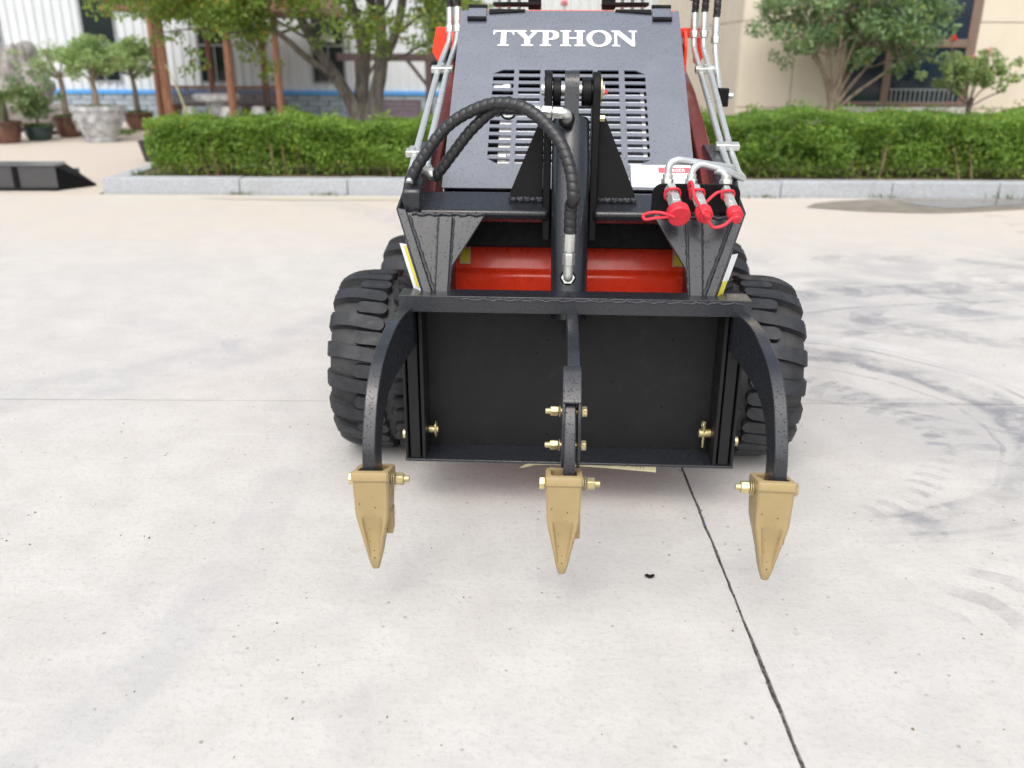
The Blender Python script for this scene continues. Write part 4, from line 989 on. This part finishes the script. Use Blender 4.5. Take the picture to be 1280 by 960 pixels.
# lower elbow: from port up
e2 = q2 + pn * .034
bm = B(); tube(bm, round_corners([q2 + pn * .01, e2, e2 + Vector((0, 0, .04))], .02), .013, 12); cyl(bm, q2 + pn * .016, q2 + pn * .026, .018, seg=6); link('elbow', bm, 'zincw', LD)
hexfit('hose_fitting', e2 + Vector((0, 0, .025)), e2 + Vector((.002, -.006, .125)), 0, [(0, .10, .0125, 8), (.10, .42, .0165, 6), (.42, .47, .012, 12), (.47, 1, .0150, 10)])
hs1 = e2 + Vector((.002, -.006, .12))
def wrap(r_, a, L):
    ph = (a / (2 * PI) + L / .021) % 1.0
    return r_ * (1 + .15 * (1 - abs(2 * ph - 1) ** 4) - .10)
def hose(pts, r_, seg=20, step=10):
    P = smooth_path(pts, 60); bm = B()
    # resample evenly
    D = [0]
    for a, b in zip(P, P[1:]): D.append(D[-1] + (b - a).length)
    n = int(D[-1] / .0022); Q = []; j = 0
    for i in range(n + 1):
        d_ = D[-1] * i / n
        while j < len(D) - 2 and D[j + 1] < d_: j += 1
        Q.append(P[j].lerp(P[j + 1], (d_ - D[j]) / max(1e-9, D[j + 1] - D[j])))
    tube(bm, Q, r_, seg, wrap); return bm
link('hydraulic_hose', hose([hs1, hs1 + Vector((0, -.004, .07)), (-.012, -.035, .905), (-.022, -.015, .975), (-.055, .02, 1.045), (-.120, .065, 1.104), (-.185, .10, 1.124), (-.255, .125, 1.115), (-.345, .14, 1.067), (-.415, .14, .985), (-.452, .14, .925), (-.462, .15, .875)], .0158), 'hose', LD, smooth=60)
link('hydraulic_hose', hose([hs2, hs2 + Vector((-.03, .005, .001)), (-.225, .135, 1.105), (-.285, .15, 1.055), (-.335, .165, .995), (-.375, .18, .945), (-.398, .19, .922)], .0150), 'hose', LD, smooth=60)
bm = B(); tube(bm, [(-.186 + .024 * math.cos(a), .115, 1.112 + .028 * math.sin(a)) for a in np.linspace(0, 2 * PI, 14)], .003, 5); link('cable_tie', bm, 'dark', LD)
hexfit('hose_fitting', (-.395, .19, .924), (-.436, .20, .958), 0, [(0, .45, .0165, 12), (.45, .7, .019, 6), (.7, 1, .012, 12)])
# --- arms
ARM = [(.165, .885), (.30, .955), (.50, 1.035), (.80, 1.145), (1.15, 1.235), (1.35, 1.22), (1.36, 1.15), (1.16, 1.16), (.82, 1.075), (.52, .96), (.40, .88), (.30, .82), (.20, .80)]
for sx_ in (-1, 1):
    x0, x1 = (-.455, -.405) if sx_ < 0 else (mir(-.405), mir(-.455))
    bm = B(); xprism(bm, [(y + .10, z - .02) for y, z in ARM], x0, x1); a_ = link('lift_arm', bm, 'darkred', LD, bevel=.005)
    bm = B(); xprism(bm, [(y + .09, z - .012) for y, z in ARM[0:5]] + [(1.24, 1.175), (.9, 1.09), (.6, .99), (.25, .85)], x0 + (-.012 if sx_ < 0 else .012), x1 + (-.012 if sx_ < 0 else .012)) if False else None
    # black arm head with outer cheek
    xo = -.475 if sx_ < 0 else mir(-.475); xi = -.425 if sx_ < 0 else mir(-.425)
    head = [(.112, .842), (.116, .895), (.175, .932), (.30, .955), (.50, .99), (.58, .93), (.47, .80), (.36, .70), (.25, .64), (.17, .66)]
    bm = B(); xprism(bm, head, min(xo, xi), max(xo, xi)); link('arm_head', bm, 'black', LD, bevel=.006)
    # tower behind
    xt0 = -.445 if sx_ < 0 else mir(-.445); xt1 = xt0 + (.012 if sx_ < 0 else -.012)
    bm = B(); xprism(bm, [(1.10, .5), (1.10, 1.27), (1.14, 1.325), (1.30, 1.335), (1.42, 1.25), (1.50, .5)], min(xt0, xt1), max(xt0, xt1)); link('tower_plate', bm, 'red', LD, bevel=.004)
    bm = B(); box(bm, min(xt0, xt1 + sx_ * .0), max(xt0, xt1) + .0, 1.09, 1.10, 1.0, 1.33)
    xa, xb = (-.445, -.385) if sx_ < 0 else (mir(-.385), mir(-.445))
    bm.free(); bm = B(); xo_ = -.515 if sx_ < 0 else .480; xq = xb if sx_ < 0 else xa
    prism(bm, [(xo_ + .010 * -sx_, 1.18, 1.335), (xq, 1.18, 1.335), (xq, 1.18, 1.305), (xo_ + .045 * -sx_, 1.18, 1.300), (xo_ + .035 * -sx_, 1.18, 1.215), (xo_ + .012 * -sx_, 1.18, 1.215), (xo_ - .008 * -sx_, 1.18, 1.25)], (0, .012, 0)); link('tower_lip', bm, 'red', LD, bevel=.002)
    bm = B(); box(bm, xa + .004, xb - .004, 1.19, 1.21, .9, 1.28); link('tower_web', bm, 'darkred', LD)
# --- front gusset frames
def fpt(x, z, off=0): return Vector((x, (z - .63) * .42 + .02, z))
FN = Vector((0, -.922, .387))
def fpoly(name, pts, thick, mat='black', base=0, parent=LD, bevel=.003, side=-1, **kw):
    if side > 0: pts = [(mir(x), z) for x, z in pts]
    bm = B(); prism(bm, [fpt(x, z) + FN * base for x, z in pts], FN * thick); return link(name, bm, mat, parent, bevel=bevel)
for side in (-1, 1):
    fpoly('front_plate', [(-.468, .838), (-.244, .835), (-.330, .705), (-.345, .60), (-.388, .60), (-.468, .80)], .010, side=side)
    fpoly('vertical_rib', [(-.372, .826), (-.334, .826), (-.343, .60), (-.378, .60)], .012, base=.010, side=side)
    fpoly('outer_flange', [(-.488, .845), (-.462, .842), (-.372, .60), (-.398, .60)], .022, base=.0, side=side)
    # weld beads
    bm = B()
    for a, b, n_ in (((-.446, .832), (-.248, .832), 26), ((-.454, .826), (-.376, .625), 22), ((-.373, .822), (-.376, .64), 22), ((-.333, .822), (-.343, .61), 22)):
        pts = []
        for i in range(n_ + 1):
            s = i / n_; x = a[0] + (b[0] - a[0]) * s; z = a[1] + (b[1] - a[1]) * s; x = x if side < 0 else mir(x)
            pts.append(fpt(x + .0015 * math.sin(i * 2.1 + side), z + .002 * math.sin(i * 1.3)) + FN * (.0125 + .0015 * math.sin(i * 2.6)))
        tube(bm, pts, .0048, 6)
    link('weld_bead', bm, 'weld', LD)
    # outer cheek leaning back from the flange, and its sticker
    f = (lambda x: x) if side < 0 else mir
    A_ = fpt(f(-.489), .842) + FN * .018; B_ = fpt(f(-.399), .60) + FN * .018
    Cc = Vector((f(-.478), .42, .74)); Dd = Vector((f(-.470), .30, .60)); Ee = Vector((f(-.482), .22, .90))
    bm = B(); vv = [bm.verts.new(p) for p in (A_, B_, Dd, Cc, Ee)]
    ff = bm.faces.new(vv); r_ = bmesh.ops.extrude_face_region(bm, geom=[ff]); bmesh.ops.translate(bm, verts=[v for v in r_['geom'] if isinstance(v, bmesh.types.BMVert)], vec=(.006 * -side, .002, 0))
    link('arm_cheek', bm, 'black', LD)
    for t0, t1, w0_, w1_, m_, nm in ((.36, .97, 0, .026, 'labelwhite', 'white_sticker'), (.36, .70, .0, .0105, 'labelyellow', 'yellow_sticker')) if side < 0 else ((.42, .70, .0, .024, 'labelwhite', 'white_sticker'), (.70, .97, .0, .020, 'labelyellow', 'yellow_sticker')):
        if side < 0 and nm == 'yellow_sticker': t0, t1 = .38, .80
        p0, p1 = A_.lerp(B_, t0), A_.lerp(B_, t1); out = Vector((side * .35, -.75, 0)).normalized() * (.004 if nm[0] == 'w' else .0055)
        dv = Vector((side * .55, .83, -.1)).normalized()
        # stickers sit on the leaning face of the cheek, just outside the flange
        bm = B(); prism(bm, [p0 + dv * w0_ + out, p1 + dv * w0_ + out, p1 + dv * w1_ * 1.7 + out, p0 + dv * w1_ * 1.7 + out], out.normalized() * .0008); link('sticker', bm, m_, LD)
# --- tubes on the arms
tl = []
def steel_tube(pts, r_=.0098, bend=.04):
    bm = B(); tube(bm, round_corners(pts, bend), r_, 12); return link('steel_tube', bm, 'zinc', LD)
LT = [[(-.456, .125, .915), (-.450, .17, .963), (-.450, .776, 1.196), (-.450, 1.105, 1.285), (-.450, 1.145, 1.315)],
      [(-.418, .195, .935), (-.418, .25, .99), (-.418, .765, 1.196), (-.418, 1.06, 1.28), (-.418, 1.10, 1.315)]]
RT = [[(.435, .39, .975), (.435, .948, 1.193), (.435, 1.12, 1.262), (.435, 1.145, 1.30)], [(.465, .43, .973), (.465, .92, 1.192), (.465, 1.09, 1.262), (.465, 1.115, 1.30)]]
for P_ in LT + RT: steel_tube(P_)
steel_tube([(.495, .86, 1.125), (.495, .93, 1.17), (.495, 1.02, 1.25), (.495, 1.04, 1.28)])
bm = B(); box(bm, .485, .52, .83, .87, 1.08, 1.14); link('tube_block', bm, 'bracket', LD, bevel=.004); bm = B(); cyl(bm, (.52, .85, 1.115), (.535, .85, 1.115), .010, seg=6); link('bolt', bm, 'zinc', LD)
for x, y, z, k_ in ((-.450, 1.145, 1.315, 0), (-.418, 1.10, 1.315, 0), (.435, 1.145, 1.30, 1), (.465, 1.115, 1.30, 1), (.495, 1.04, 1.28, 1)):
    p0 = Vector((x, y, z)); p1 = Vector((x, y + .015, z + .085))
    hexfit('hose_fitting', p0, p1, 0, [(0, .28, .0165, 6), (.28, .40, .0135, 12), (.40, 1, .0135, 12)])
    link('hydraulic_hose', hose([p1 - Vector((0, 0, .005)), p1 + Vector((0, .005, .08)), p1 + Vector((.0, .08, .20)), p1 + Vector((0, .22, .22)), p1 + Vector((-.04 if x > 0 else .04, .36, .08))], .0125, 14), 'hose', LD, smooth=60)
def clamp(x0, x1, y, z, sl=.36):
    u = Vector((0, 1, sl)).normalized(); n_ = Vector((0, -sl, 1)).normalized(); m_ = Matrix(((1, 0, 0, 0), (0, u.y, n_.y, y), (0, u.z, n_.z, z), (0, 0, 0, 1)))
    bm = B(); box(bm, x0, x1, -.013, .013, -.004, .016, m_); c_ = link('tube_clamp', bm, 'zincw', LD, bevel=.003)
    bm = B(); xm = (x0 + x1) / 2; cyl(bm, m_ @ Vector((xm, 0, .016)), m_ @ Vector((xm, 0, .024)), .0085, seg=6); link('clamp_bolt', bm, 'zincw', c_)
clamp(-.470, -.398, .755, 1.190); clamp(.415, .485, .93, 1.190); clamp(-.476, -.436, .215, .980); clamp(.417, .487, .43, .985)
# right U bends down to the coupler bracket
steel_tube([(.435, .40, .979), (.435, .30, .945), (.430, .20, .955), (.36, .15, .968), (.265, .12, .985), (.243, .115, .975), (.240, .11, .925)], .0098, .03)
steel_tube([(.465, .44, .977), (.465, .30, .930), (.462, .20, .925), (.40, .13, .955), (.325, .12, .975), (.305, .115, .960), (.303, .11, .92)], .0098, .03)
steel_tube([(.37, .13, .955), (.39, .112, .955), (.395, .108, .92)], .0098, .02)
for x in (.240, .303, .395): hexfit('tube_nut', (x, .108, .918), (x + .001, .112, .948), 0, [(0, .6, .017, 6), (.6, 1, .0135, 12)])
# coupler bracket
bm = B(); pts = [(.195, .865), (.205, .905), (.225, .925), (.41, .925), (.430, .905), (.438, .865)]
cx = [(x, z) for x, z in [(.200, .850)] + [(.228 - .028 * math.cos(a), .898 + .028 * math.sin(a)) for a in np.linspace(0, PI / 2, 7)] + [(.405 + .028 * math.sin(a), .898 + .028 * math.cos(a)) for a in np.linspace(0, PI / 2, 7)] + [(.433, .850)]]
prism(bm, [(x, .095 - (z - .85) * .1, z) for x, z in cx], (0, .008, 0)); link('coupler_bracket', bm, 'bracket', LD, bevel=.002)
CPS = [((.250, .080, .905), (.262, -.02, .853), 1.0, .030), ((.315, .080, .905), (.328, -.02, .853), .92, .022), ((.395, .080, .905), (.405, -.01, .858), .80, .020)]
def ring_pts(c_, ax_, r__, n=16, wob=0):
    u, v = frame_from(ax_); return [c_ + (u * math.cos(a) + v * math.sin(a)) * r__ + ax_ * wob * math.sin(3 * a) for a in np.linspace(0, 2 * PI, n)]
caps = []
for i, (p0, p1, k_, rc) in enumerate(CPS):
    p0, p1 = Vector(p0), Vector(p1); ax_ = (p1 - p0).normalized()
    bm = B(); st = p0 - ax_ * .02
    for a, b, r__, n_ in ((0, .03, .018, 6), (.03, .045, .014, 16), (.045, .075, .0195, 6), (.075, .11, .018, 20)): cyl(bm, st + ax_ * a, st + ax_ * b, r__ * k_, seg=n_)
    q_ = link('quick_coupler', bm, 'zincw', LD, bevel=.0012)
    c0 = st + ax_ * .098
    bm = B(); prof = [(0, rc * .92), (.004, rc), (.026, rc), (.030, rc * .94)] if i == 0 else [(0, rc * .98), (.004, rc), (.022, rc), (.026, rc * .92), (.027, rc * .62), (.038, rc * .60), (.040, rc * .5)]
    lathe_axis(bm, c0, ax_, prof, 28); cp = link('dust_cap', bm, 'caprubber', q_, bevel=.001)
    bm = B(); tube(bm, ring_pts(st + ax_ * .030, ax_, .0205 * k_, wob=.003), .0038, 8); link('cap_ring', bm, 'caprubber', q_)
    caps.append((c0 + ax_ * .034, st + ax_ * .03, rc, q_))
def strap(q_, pts, r_=.0042): bm = B(); tube(bm, smooth_path(pts, 7), r_, 8); link('cap_strap', bm, 'caprubber', q_)
V = Vector
c0, s0_, rc, q_ = caps[0]; strap(q_, [c0 + V((-.015, -.004, .004)), c0 + V((-.045, -.008, .014)), c0 + V((-.072, 0, .014)), c0 + V((-.092, .006, .006)), c0 + V((-.088, .0, -.004)), c0 + V((-.066, -.004, .0)), c0 + V((-.03, -.004, .004))])
c0, s0_, rc, q_ = caps[1]; strap(q_, [s0_ + V((-.018, 0, .0)), s0_ + V((-.026, -.012, .028)), s0_ + V((-.020, -.022, .034)), s0_ + V((-.012, -.04, .0)), c0 + V((-.012, -.02, .02)), c0 + V((-.004, -.006, .0))])
strap(q_, [c0 + V((.004, -.002, -.004)), c0 + V((.022, 0, -.022)), c0 + V((.048, .0, -.016)), c0 + V((.07, .0, .004)), caps[2][0] + V((-.004, 0, -.002))])
c0, s0_, rc, q_ = caps[2]; strap(q_, [s0_ + V((-.014, 0, .008)), s0_ + V((-.03, -.004, .006)), s0_ + V((-.052, -.012, -.012)), s0_ + V((-.062, -.008, -.03)), s0_ + V((-.068, .0, -.045))])
# --- control deck items on top
for x0, x1, side in ((-.285, -.118, -1), (.095, .255, 1)):
    f = 1 if side < 0 else -1
    bm = B(); box(bm, x0, x1, 1.02, 1.12, 1.400, 1.412); dk = link('lever_mount', bm, 'dark', LD, bevel=.003)
    bx0 = x1 - .045 if side < 0 else x0
    bm = B(); box(bm, bx0, bx0 + .045, 1.03, 1.10, 1.39, 1.52); link('lever_box', bm, 'dark', dk, bevel=.003)
    for k in range(3):
        xx = x0 + .02 + k * .035 if side < 0 else x1 - .02 - k * .035
        bm = B(); cyl(bm, (xx, 1.05, 1.384), (xx, 1.05, 1.44), .006, seg=8); cyl(bm, (xx, 1.05, 1.40), (xx, 1.05, 1.408), .011, seg=6); link('bolt', bm, 'zinc', dk)
    bm = B(); lathe_axis(bm, ((x0 + x1) / 2 - .02 * f, 1.05, 1.425), (0, 0, 1), [(0, .05), (.012, .058), (.03, .05), (.05, .03), (.1, .02)], 24); link('lever_boot', bm, 'darkred', dk)
    bm = B(); tube(bm, smooth_path([((x0 + x1) / 2 - .02 * f, 1.05, 1.5), ((x0 + x1) / 2 - .02 * f, 1.06, 1.6), ((x0 + x1) / 2, 1.08, 1.66)], 4), .012, 10); link('lever', bm, 'dark', dk)

# ================================================================== RIPPER ATTACHMENT
RP = empty('ripper_attachment', ORG, RZ, label='black three-tine ripper with gold teeth pinned to the front of the loader', cat='ripper')
bm = B(); box(bm, -.440, .425, .0955, .105, .1505, .602); link('back_panel', bm, 'matte', RP)
bm = B(); xprism(bm, [(-.045, .600), (-.045, .645), (.030, .645), (.030, .637), (-.036, .637), (-.036, .600)], -.468, .462)
box(bm, -.466, .460, -.035, .10, .603, .606); tb_ = link('top_bar', bm, 'tine', RP, bevel=.003)
bm = B()
pts = [(-.30 + .74 * i / 90, -.0458 + .0008 * math.sin(i * 2.3), .637 + .0022 * math.sin(i * 1.1) + .0015 * math.sin(i * 3.7)) for i in range(91)]; tube(bm, pts, .0022, 5); link('weld_bead', bm, 'weld', RP)
bm = B(); box(bm, -.474, .466, -.012, .10, .142, .150); link('bottom_lip', bm, 'tine', RP, bevel=.002)
for s in (-1, 1):
    f = (lambda a, b: (a, b)) if s < 0 else (lambda a, b: (mir(b) + .027, mir(a) + .027))
    for nm, a, b, y0, y1 in (('side_plate', -.472, -.464, -.012, .10), ('side_post', -.459, -.430, -.006, .09), ('inner_flange', -.424, -.414, -.010, .095)):
        x0, x1 = f(a, b); bm = B(); box(bm, x0, x1, y0, y1, .1505, .600); link(nm, bm, 'matte', RP, bevel=.002)
# lynch pin and ring
bm = B(); cyl(bm, (-.412, .055, .215), (-.385, .055, .215), .011, seg=14); lynch = link('lock_pin', bm, 'yzinc', RP)
bm = B(); tube(bm, [( -.392, .055 + .018 * math.cos(a), .215 + .024 * math.sin(a)) for a in np.linspace(0, 2 * PI, 18)], .0022, 6); link('pin_ring', bm, 'yzinc', lynch)
bm = B(); cyl(bm, (.405, .055, .222), (.372, .055, .222), .013, seg=14); cyl(bm, (.385, .045, .262), (.385, .050, .18), .004, seg=8); lynch = link('lock_pin', bm, 'yzinc', RP)
bm = B(); tube(bm, [(.380, .050 + .012 * math.cos(a), .250 + .010 * math.sin(a)) for a in np.linspace(0, 2 * PI, 14)], .002, 6); link('pin_ring', bm, 'yzinc', lynch)
for x in (-.474, .468):
    bm = B(); s = -1 if x < 0 else 1; cyl(bm, (x, .02, .215), (x + s * .008, .02, .215), .014, seg=14); link('pin_head', bm, 'yzinc', RP)
# tines
OUT = [(.095, .598), (.0, .602), (-.043, .612), (-.12, .622), (-.195, .626), (-.26, .622), (-.312, .612), (-.37, .600), (-.43, .573), (-.478, .531), (-.515, .47), (-.537, .41), (-.548, .330)]
INN = [(-.475, .330), (-.468, .402), (-.447, .44), (-.415, .472), (-.37, .492), (-.31, .502), (-.27, .505), (-.15, .503), (-.03, .498), (.095, .498)]
def rs_(pts, n=3): return [(p.x, p.y) for p in smooth_path([(a, b, 0) for a, b in pts], n)]
def tine(x, poly, name='tine', splay=0, th=.0145, parent=RP, par_mat='tine'):
    bm = B(); xprism(bm, poly, x - th, x + th)
    for v in bm.verts:
        v.co.x += splay * max(0, -v.co.y)
    return link(name, bm, par_mat, parent, bevel=.0022)
full = rs_(OUT) + rs_(INN)
tine(-.444, full, splay=-.034); tine(.434, full, splay=.020)
CX = -.013
o_up = [p for p in rs_(OUT) if p[0] > -.46]; i_up = [p for p in rs_(INN) if p[0] > -.41]
tine(CX + .004, o_up + i_up)
lowc = [(-.425, .568), (-.470, .525), (-.508, .47), (-.532, .41), (-.545, .330), (-.475, .330), (-.462, .40), (-.44, .44), (-.41, .47)]
tine(CX - .003, lowc, name='lower_shank', th=.0125)
for s in (-1, 1):
    bm = B(); xprism(bm, [(-.418, .582), (-.455, .566), (-.489, .52), (-.502, .45), (-.504, .375), (-.43, .362), (-.40, .44), (-.39, .50)], CX + s * .0175 - .0035, CX + s * .0175 + .0035); link('bracket_cheek', bm, 'tine', RP, bevel=.0015)
bm = B(); xprism(bm, [(-.418, .590), (-.448, .581), (-.494, .529), (-.486, .523), (-.444, .570), (-.418, .578)], CX - .021, CX + .021); link('bracket_cap', bm, 'tine', RP, bevel=.002)
def bolt(x0, x1, y, z, parent, r_=.0085, nut=.013, nut_side=1, head=.0125, washers=2, name='bolt'):
    """bolt across x; head at one side, washers + nut + thread end at the other"""
    bm = B(); cyl(bm, (x0, y, z), (x1, y, z), r_, seg=14)
    hx, nx = (x0, x1) if nut_side > 0 else (x1, x0); s = nut_side
    cyl(bm, (hx, y, z), (hx - s * .012, y, z), head, seg=6, rot=.3)
    b_ = link(name, bm, 'yzinc', parent, bevel=.001)
    bm = B(); q = nx
    for k in range(washers): cyl(bm, (q, y, z), (q + s * .0025, y, z), nut * 1.15, seg=20); q += s * .0045
    cyl(bm, (q, y, z), (q + s * .018, y, z), nut, seg=6, rot=.3); cyl(bm, (q + s * .018, y, z), (q + s * .030, y, z), r_ * .95, r_ * .85, seg=14)
    link('nut', bm, 'yzinc', b_ if parent is RP else parent, bevel=.001)
bolt(CX - .024, CX + .024, -.44, .487, RP, .0075, .012, -1, .012, 1); bolt(CX - .024, CX + .024, -.45, .407, RP, .0075, .012, -1, .012, 1)
# teeth
def tooth(x, nut_side, rz=0):
    root = empty('tooth'); root.parent = RP; root.location = (x, -.515, 0); root.rotation_euler.z = rz; root['label'] = 'gold-painted pointed tooth cap'
    bm = B()
    # sections: z at front, z drop at back, half width, y front, y back, recess depth, inner half width
    S = [(.382, .0400, -.052, .058, .0, .030), (.378, .0415, -.054, .060, .0, .031), (.363, .0415, -.054, .060, .0, .031), (.357, .0392, -.050, .057, .0, .028),
         (.310, .0382, -.050, .053, .0, .026), (.277, .0372, -.050, .047, .0, .024), (.268, .0362, -.050, .045, .002, .0238), (.252, .0332, -.050, .041, .008, .0225), (.215, .0258, -.048, .030, .009, .0172),
         (.182, .0192, -.046, .018, .006, .0128), (.164, .0162, -.045, .012, .001, .0112), (.159, .0154, -.045, .010, .0, .0108), (.141, .0112, -.043, .002, .0, .008), (.130, .0085, -.040, -.006, .0, .006)]
    rings = []
    for z, hw, yf, yb, rc, iw in S:
        drop = .030 if z > .35 else .030 * max(0, (z - .2) / .15)
        pts = [(-hw, yf + .004, 0), (-hw + .004, yf, 0), (-iw, yf, 0), (-iw + .003, yf + rc, 0), (iw - .003, yf + rc, 0), (iw, yf, 0), (hw - .004, yf, 0), (hw, yf + .004, 0), (hw, yb - .006, 1), (hw - .006, yb, 1), (-hw + .006, yb, 1), (-hw, yb - .006, 1)]
        rings.append([bm.verts.new((px, py, z - drop * b_)) for px, py, b_ in pts])
    n = 12
    for a, b in zip(rings, rings[1:]):
        for i in range(n): bm.faces.new((a[i], a[(i + 1) % n], b[(i + 1) % n], b[i]))
    bm.faces.new(rings[-1])
    # socket opening
    t0 = rings[0]; inn = []; low = []
    for v in t0:
        c_ = v.co.copy(); c_.x *= .72; c_.y = (c_.y - .003) * .80 + .003; inn.append(bm.verts.new((c_.x, c_.y, v.co.z))); low.append(bm.verts.new((c_.x * .95, c_.y * .95, v.co.z - .05)))
    for i in range(n):
        j = (i + 1) % n; bm.faces.new((t0[i], inn[i], inn[j], t0[j])); bm.faces.new((inn[i], low[i], low[j], inn[j]))
    bm.faces.new(low)
    link('tooth_cap', bm, 'gold', root, bevel=.0015, smooth=30)
    bm = B(); xprism(bm, [(-.01, .262), (-.01, .205), (.018, .212), (.030, .262)], .026, .040); link('side_boss', bm, 'gold', root, bevel=.002)
    bolt(-.0425, .0425, -.005, .345, root, .0085, .0150, nut_side, .0155, 2, 'tooth_bolt')
tooth(-.458, 1, R(2)); tooth(CX - .014, 1, R(0)); tooth(.437, -1, R(-3))
# pale strip taped under the lip
bm = B(); P = [(-.145, .06, .095), (-.115, .05, .118), (-.09, .045, .136), (.0, .04, .139), (.10, .035, .137), (.18, .03, .134), (.252, .028, .130)]; P = smooth_path(P, 6)
wd = [(.002 + .020 * min(1, i / 12)) if i < 12 else .022 for i in range(len(P))]
va = [bm.verts.new(p) for p in P]; vb = [bm.verts.new(p + Vector((0, -.4, -.9)).normalized() * w_) for p, w_ in zip(P, wd)]
for i in range(len(P) - 1): bm.faces.new((va[i], va[i + 1], vb[i + 1], vb[i]))
sp = link('tape_strip', bm, 'tape', RP); sp['label'] = 'pale yellow paper strip hanging under the bottom lip'
bm = B()
for k, x in enumerate((.150, .157, .164, .178, .185, .192, .206, .214)):
    i = min(range(len(P)), key=lambda j: abs(P[j].x - x)); dv = Vector((0, -.4, -.9)).normalized(); b_ = P[i] + dv * .006 + Vector((0, -.0012, .0005)); h_ = .007
    prism(bm, [(x, b_.y, b_.z), (x + .0016, b_.y, b_.z), (x + .0016 + (.002 if k % 2 else 0), b_.y + dv.y * h_, b_.z + dv.z * h_), (x + (.002 if k % 2 else 0), b_.y + dv.y * h_, b_.z + dv.z * h_)], (0, -.0004, 0))
link('strip_print', bm, 'ink', sp)

# ------------------------------------------------------------------ litter
bm = B(); bmesh.ops.create_icosphere(bm, subdivisions=3, radius=1)
for v in bm.verts: v.co = Vector((v.co.x * .011, v.co.y * .006, v.co.z * .003 + .004)) * (1 + .6 * noise.noise(v.co * 2.5)); v.co.z += abs(v.co.x) * .25
o = link('dry_leaf', bm, 'dark'); o.location = (.353, 1.90, 0); tag(o, 'small curled black leaf on the concrete below the middle tooth', 'leaf')
bm = B(); box(bm, -.0025, .002, -.010, .010, 0, .0015); o = link('blue_scrap', bm, 'scrap', bevel=.0005); o.location = (JX, 2.175, -.003); o.rotation_euler = (0, 0, .1); tag(o, 'blue plastic scrap stuck in the long concrete joint', 'scrap')
bm = B()
for k in range(170):
    x, y = random.uniform(-1.4, 1.6), random.uniform(1.0, 4.5); s = random.uniform(.0012, .0032)
    bmesh.ops.create_icosphere(bm, subdivisions=1, radius=s, matrix=Matrix.Translation((x, y, s * .4)) @ Matrix.Diagonal((1, random.uniform(.6, 1.6), .6, 1)))
tag(link('grit', bm, 'soil'), 'fine grit scattered on the concrete', 'grit', kind='stuff')
for i, (x, y, m_, lb) in enumerate(((-.46, 3.075, 'labeltan', 'small orange leaf on the cross joint left of the loader'), (3.7, 8.12, 'labeltan', 'orange leaf fallen at the kerb by the puddle'))):
    bm = B(); vv = [bm.verts.new(p) for p in ((-.02, 0, .003), (0, -.01, .006), (.022, .002, .002), (.002, .011, .009))]; bm.faces.new(vv)
    o = link('fallen_leaf', bm, m_); o.location = (x, y, .002); tag(o, lb, 'leaf')
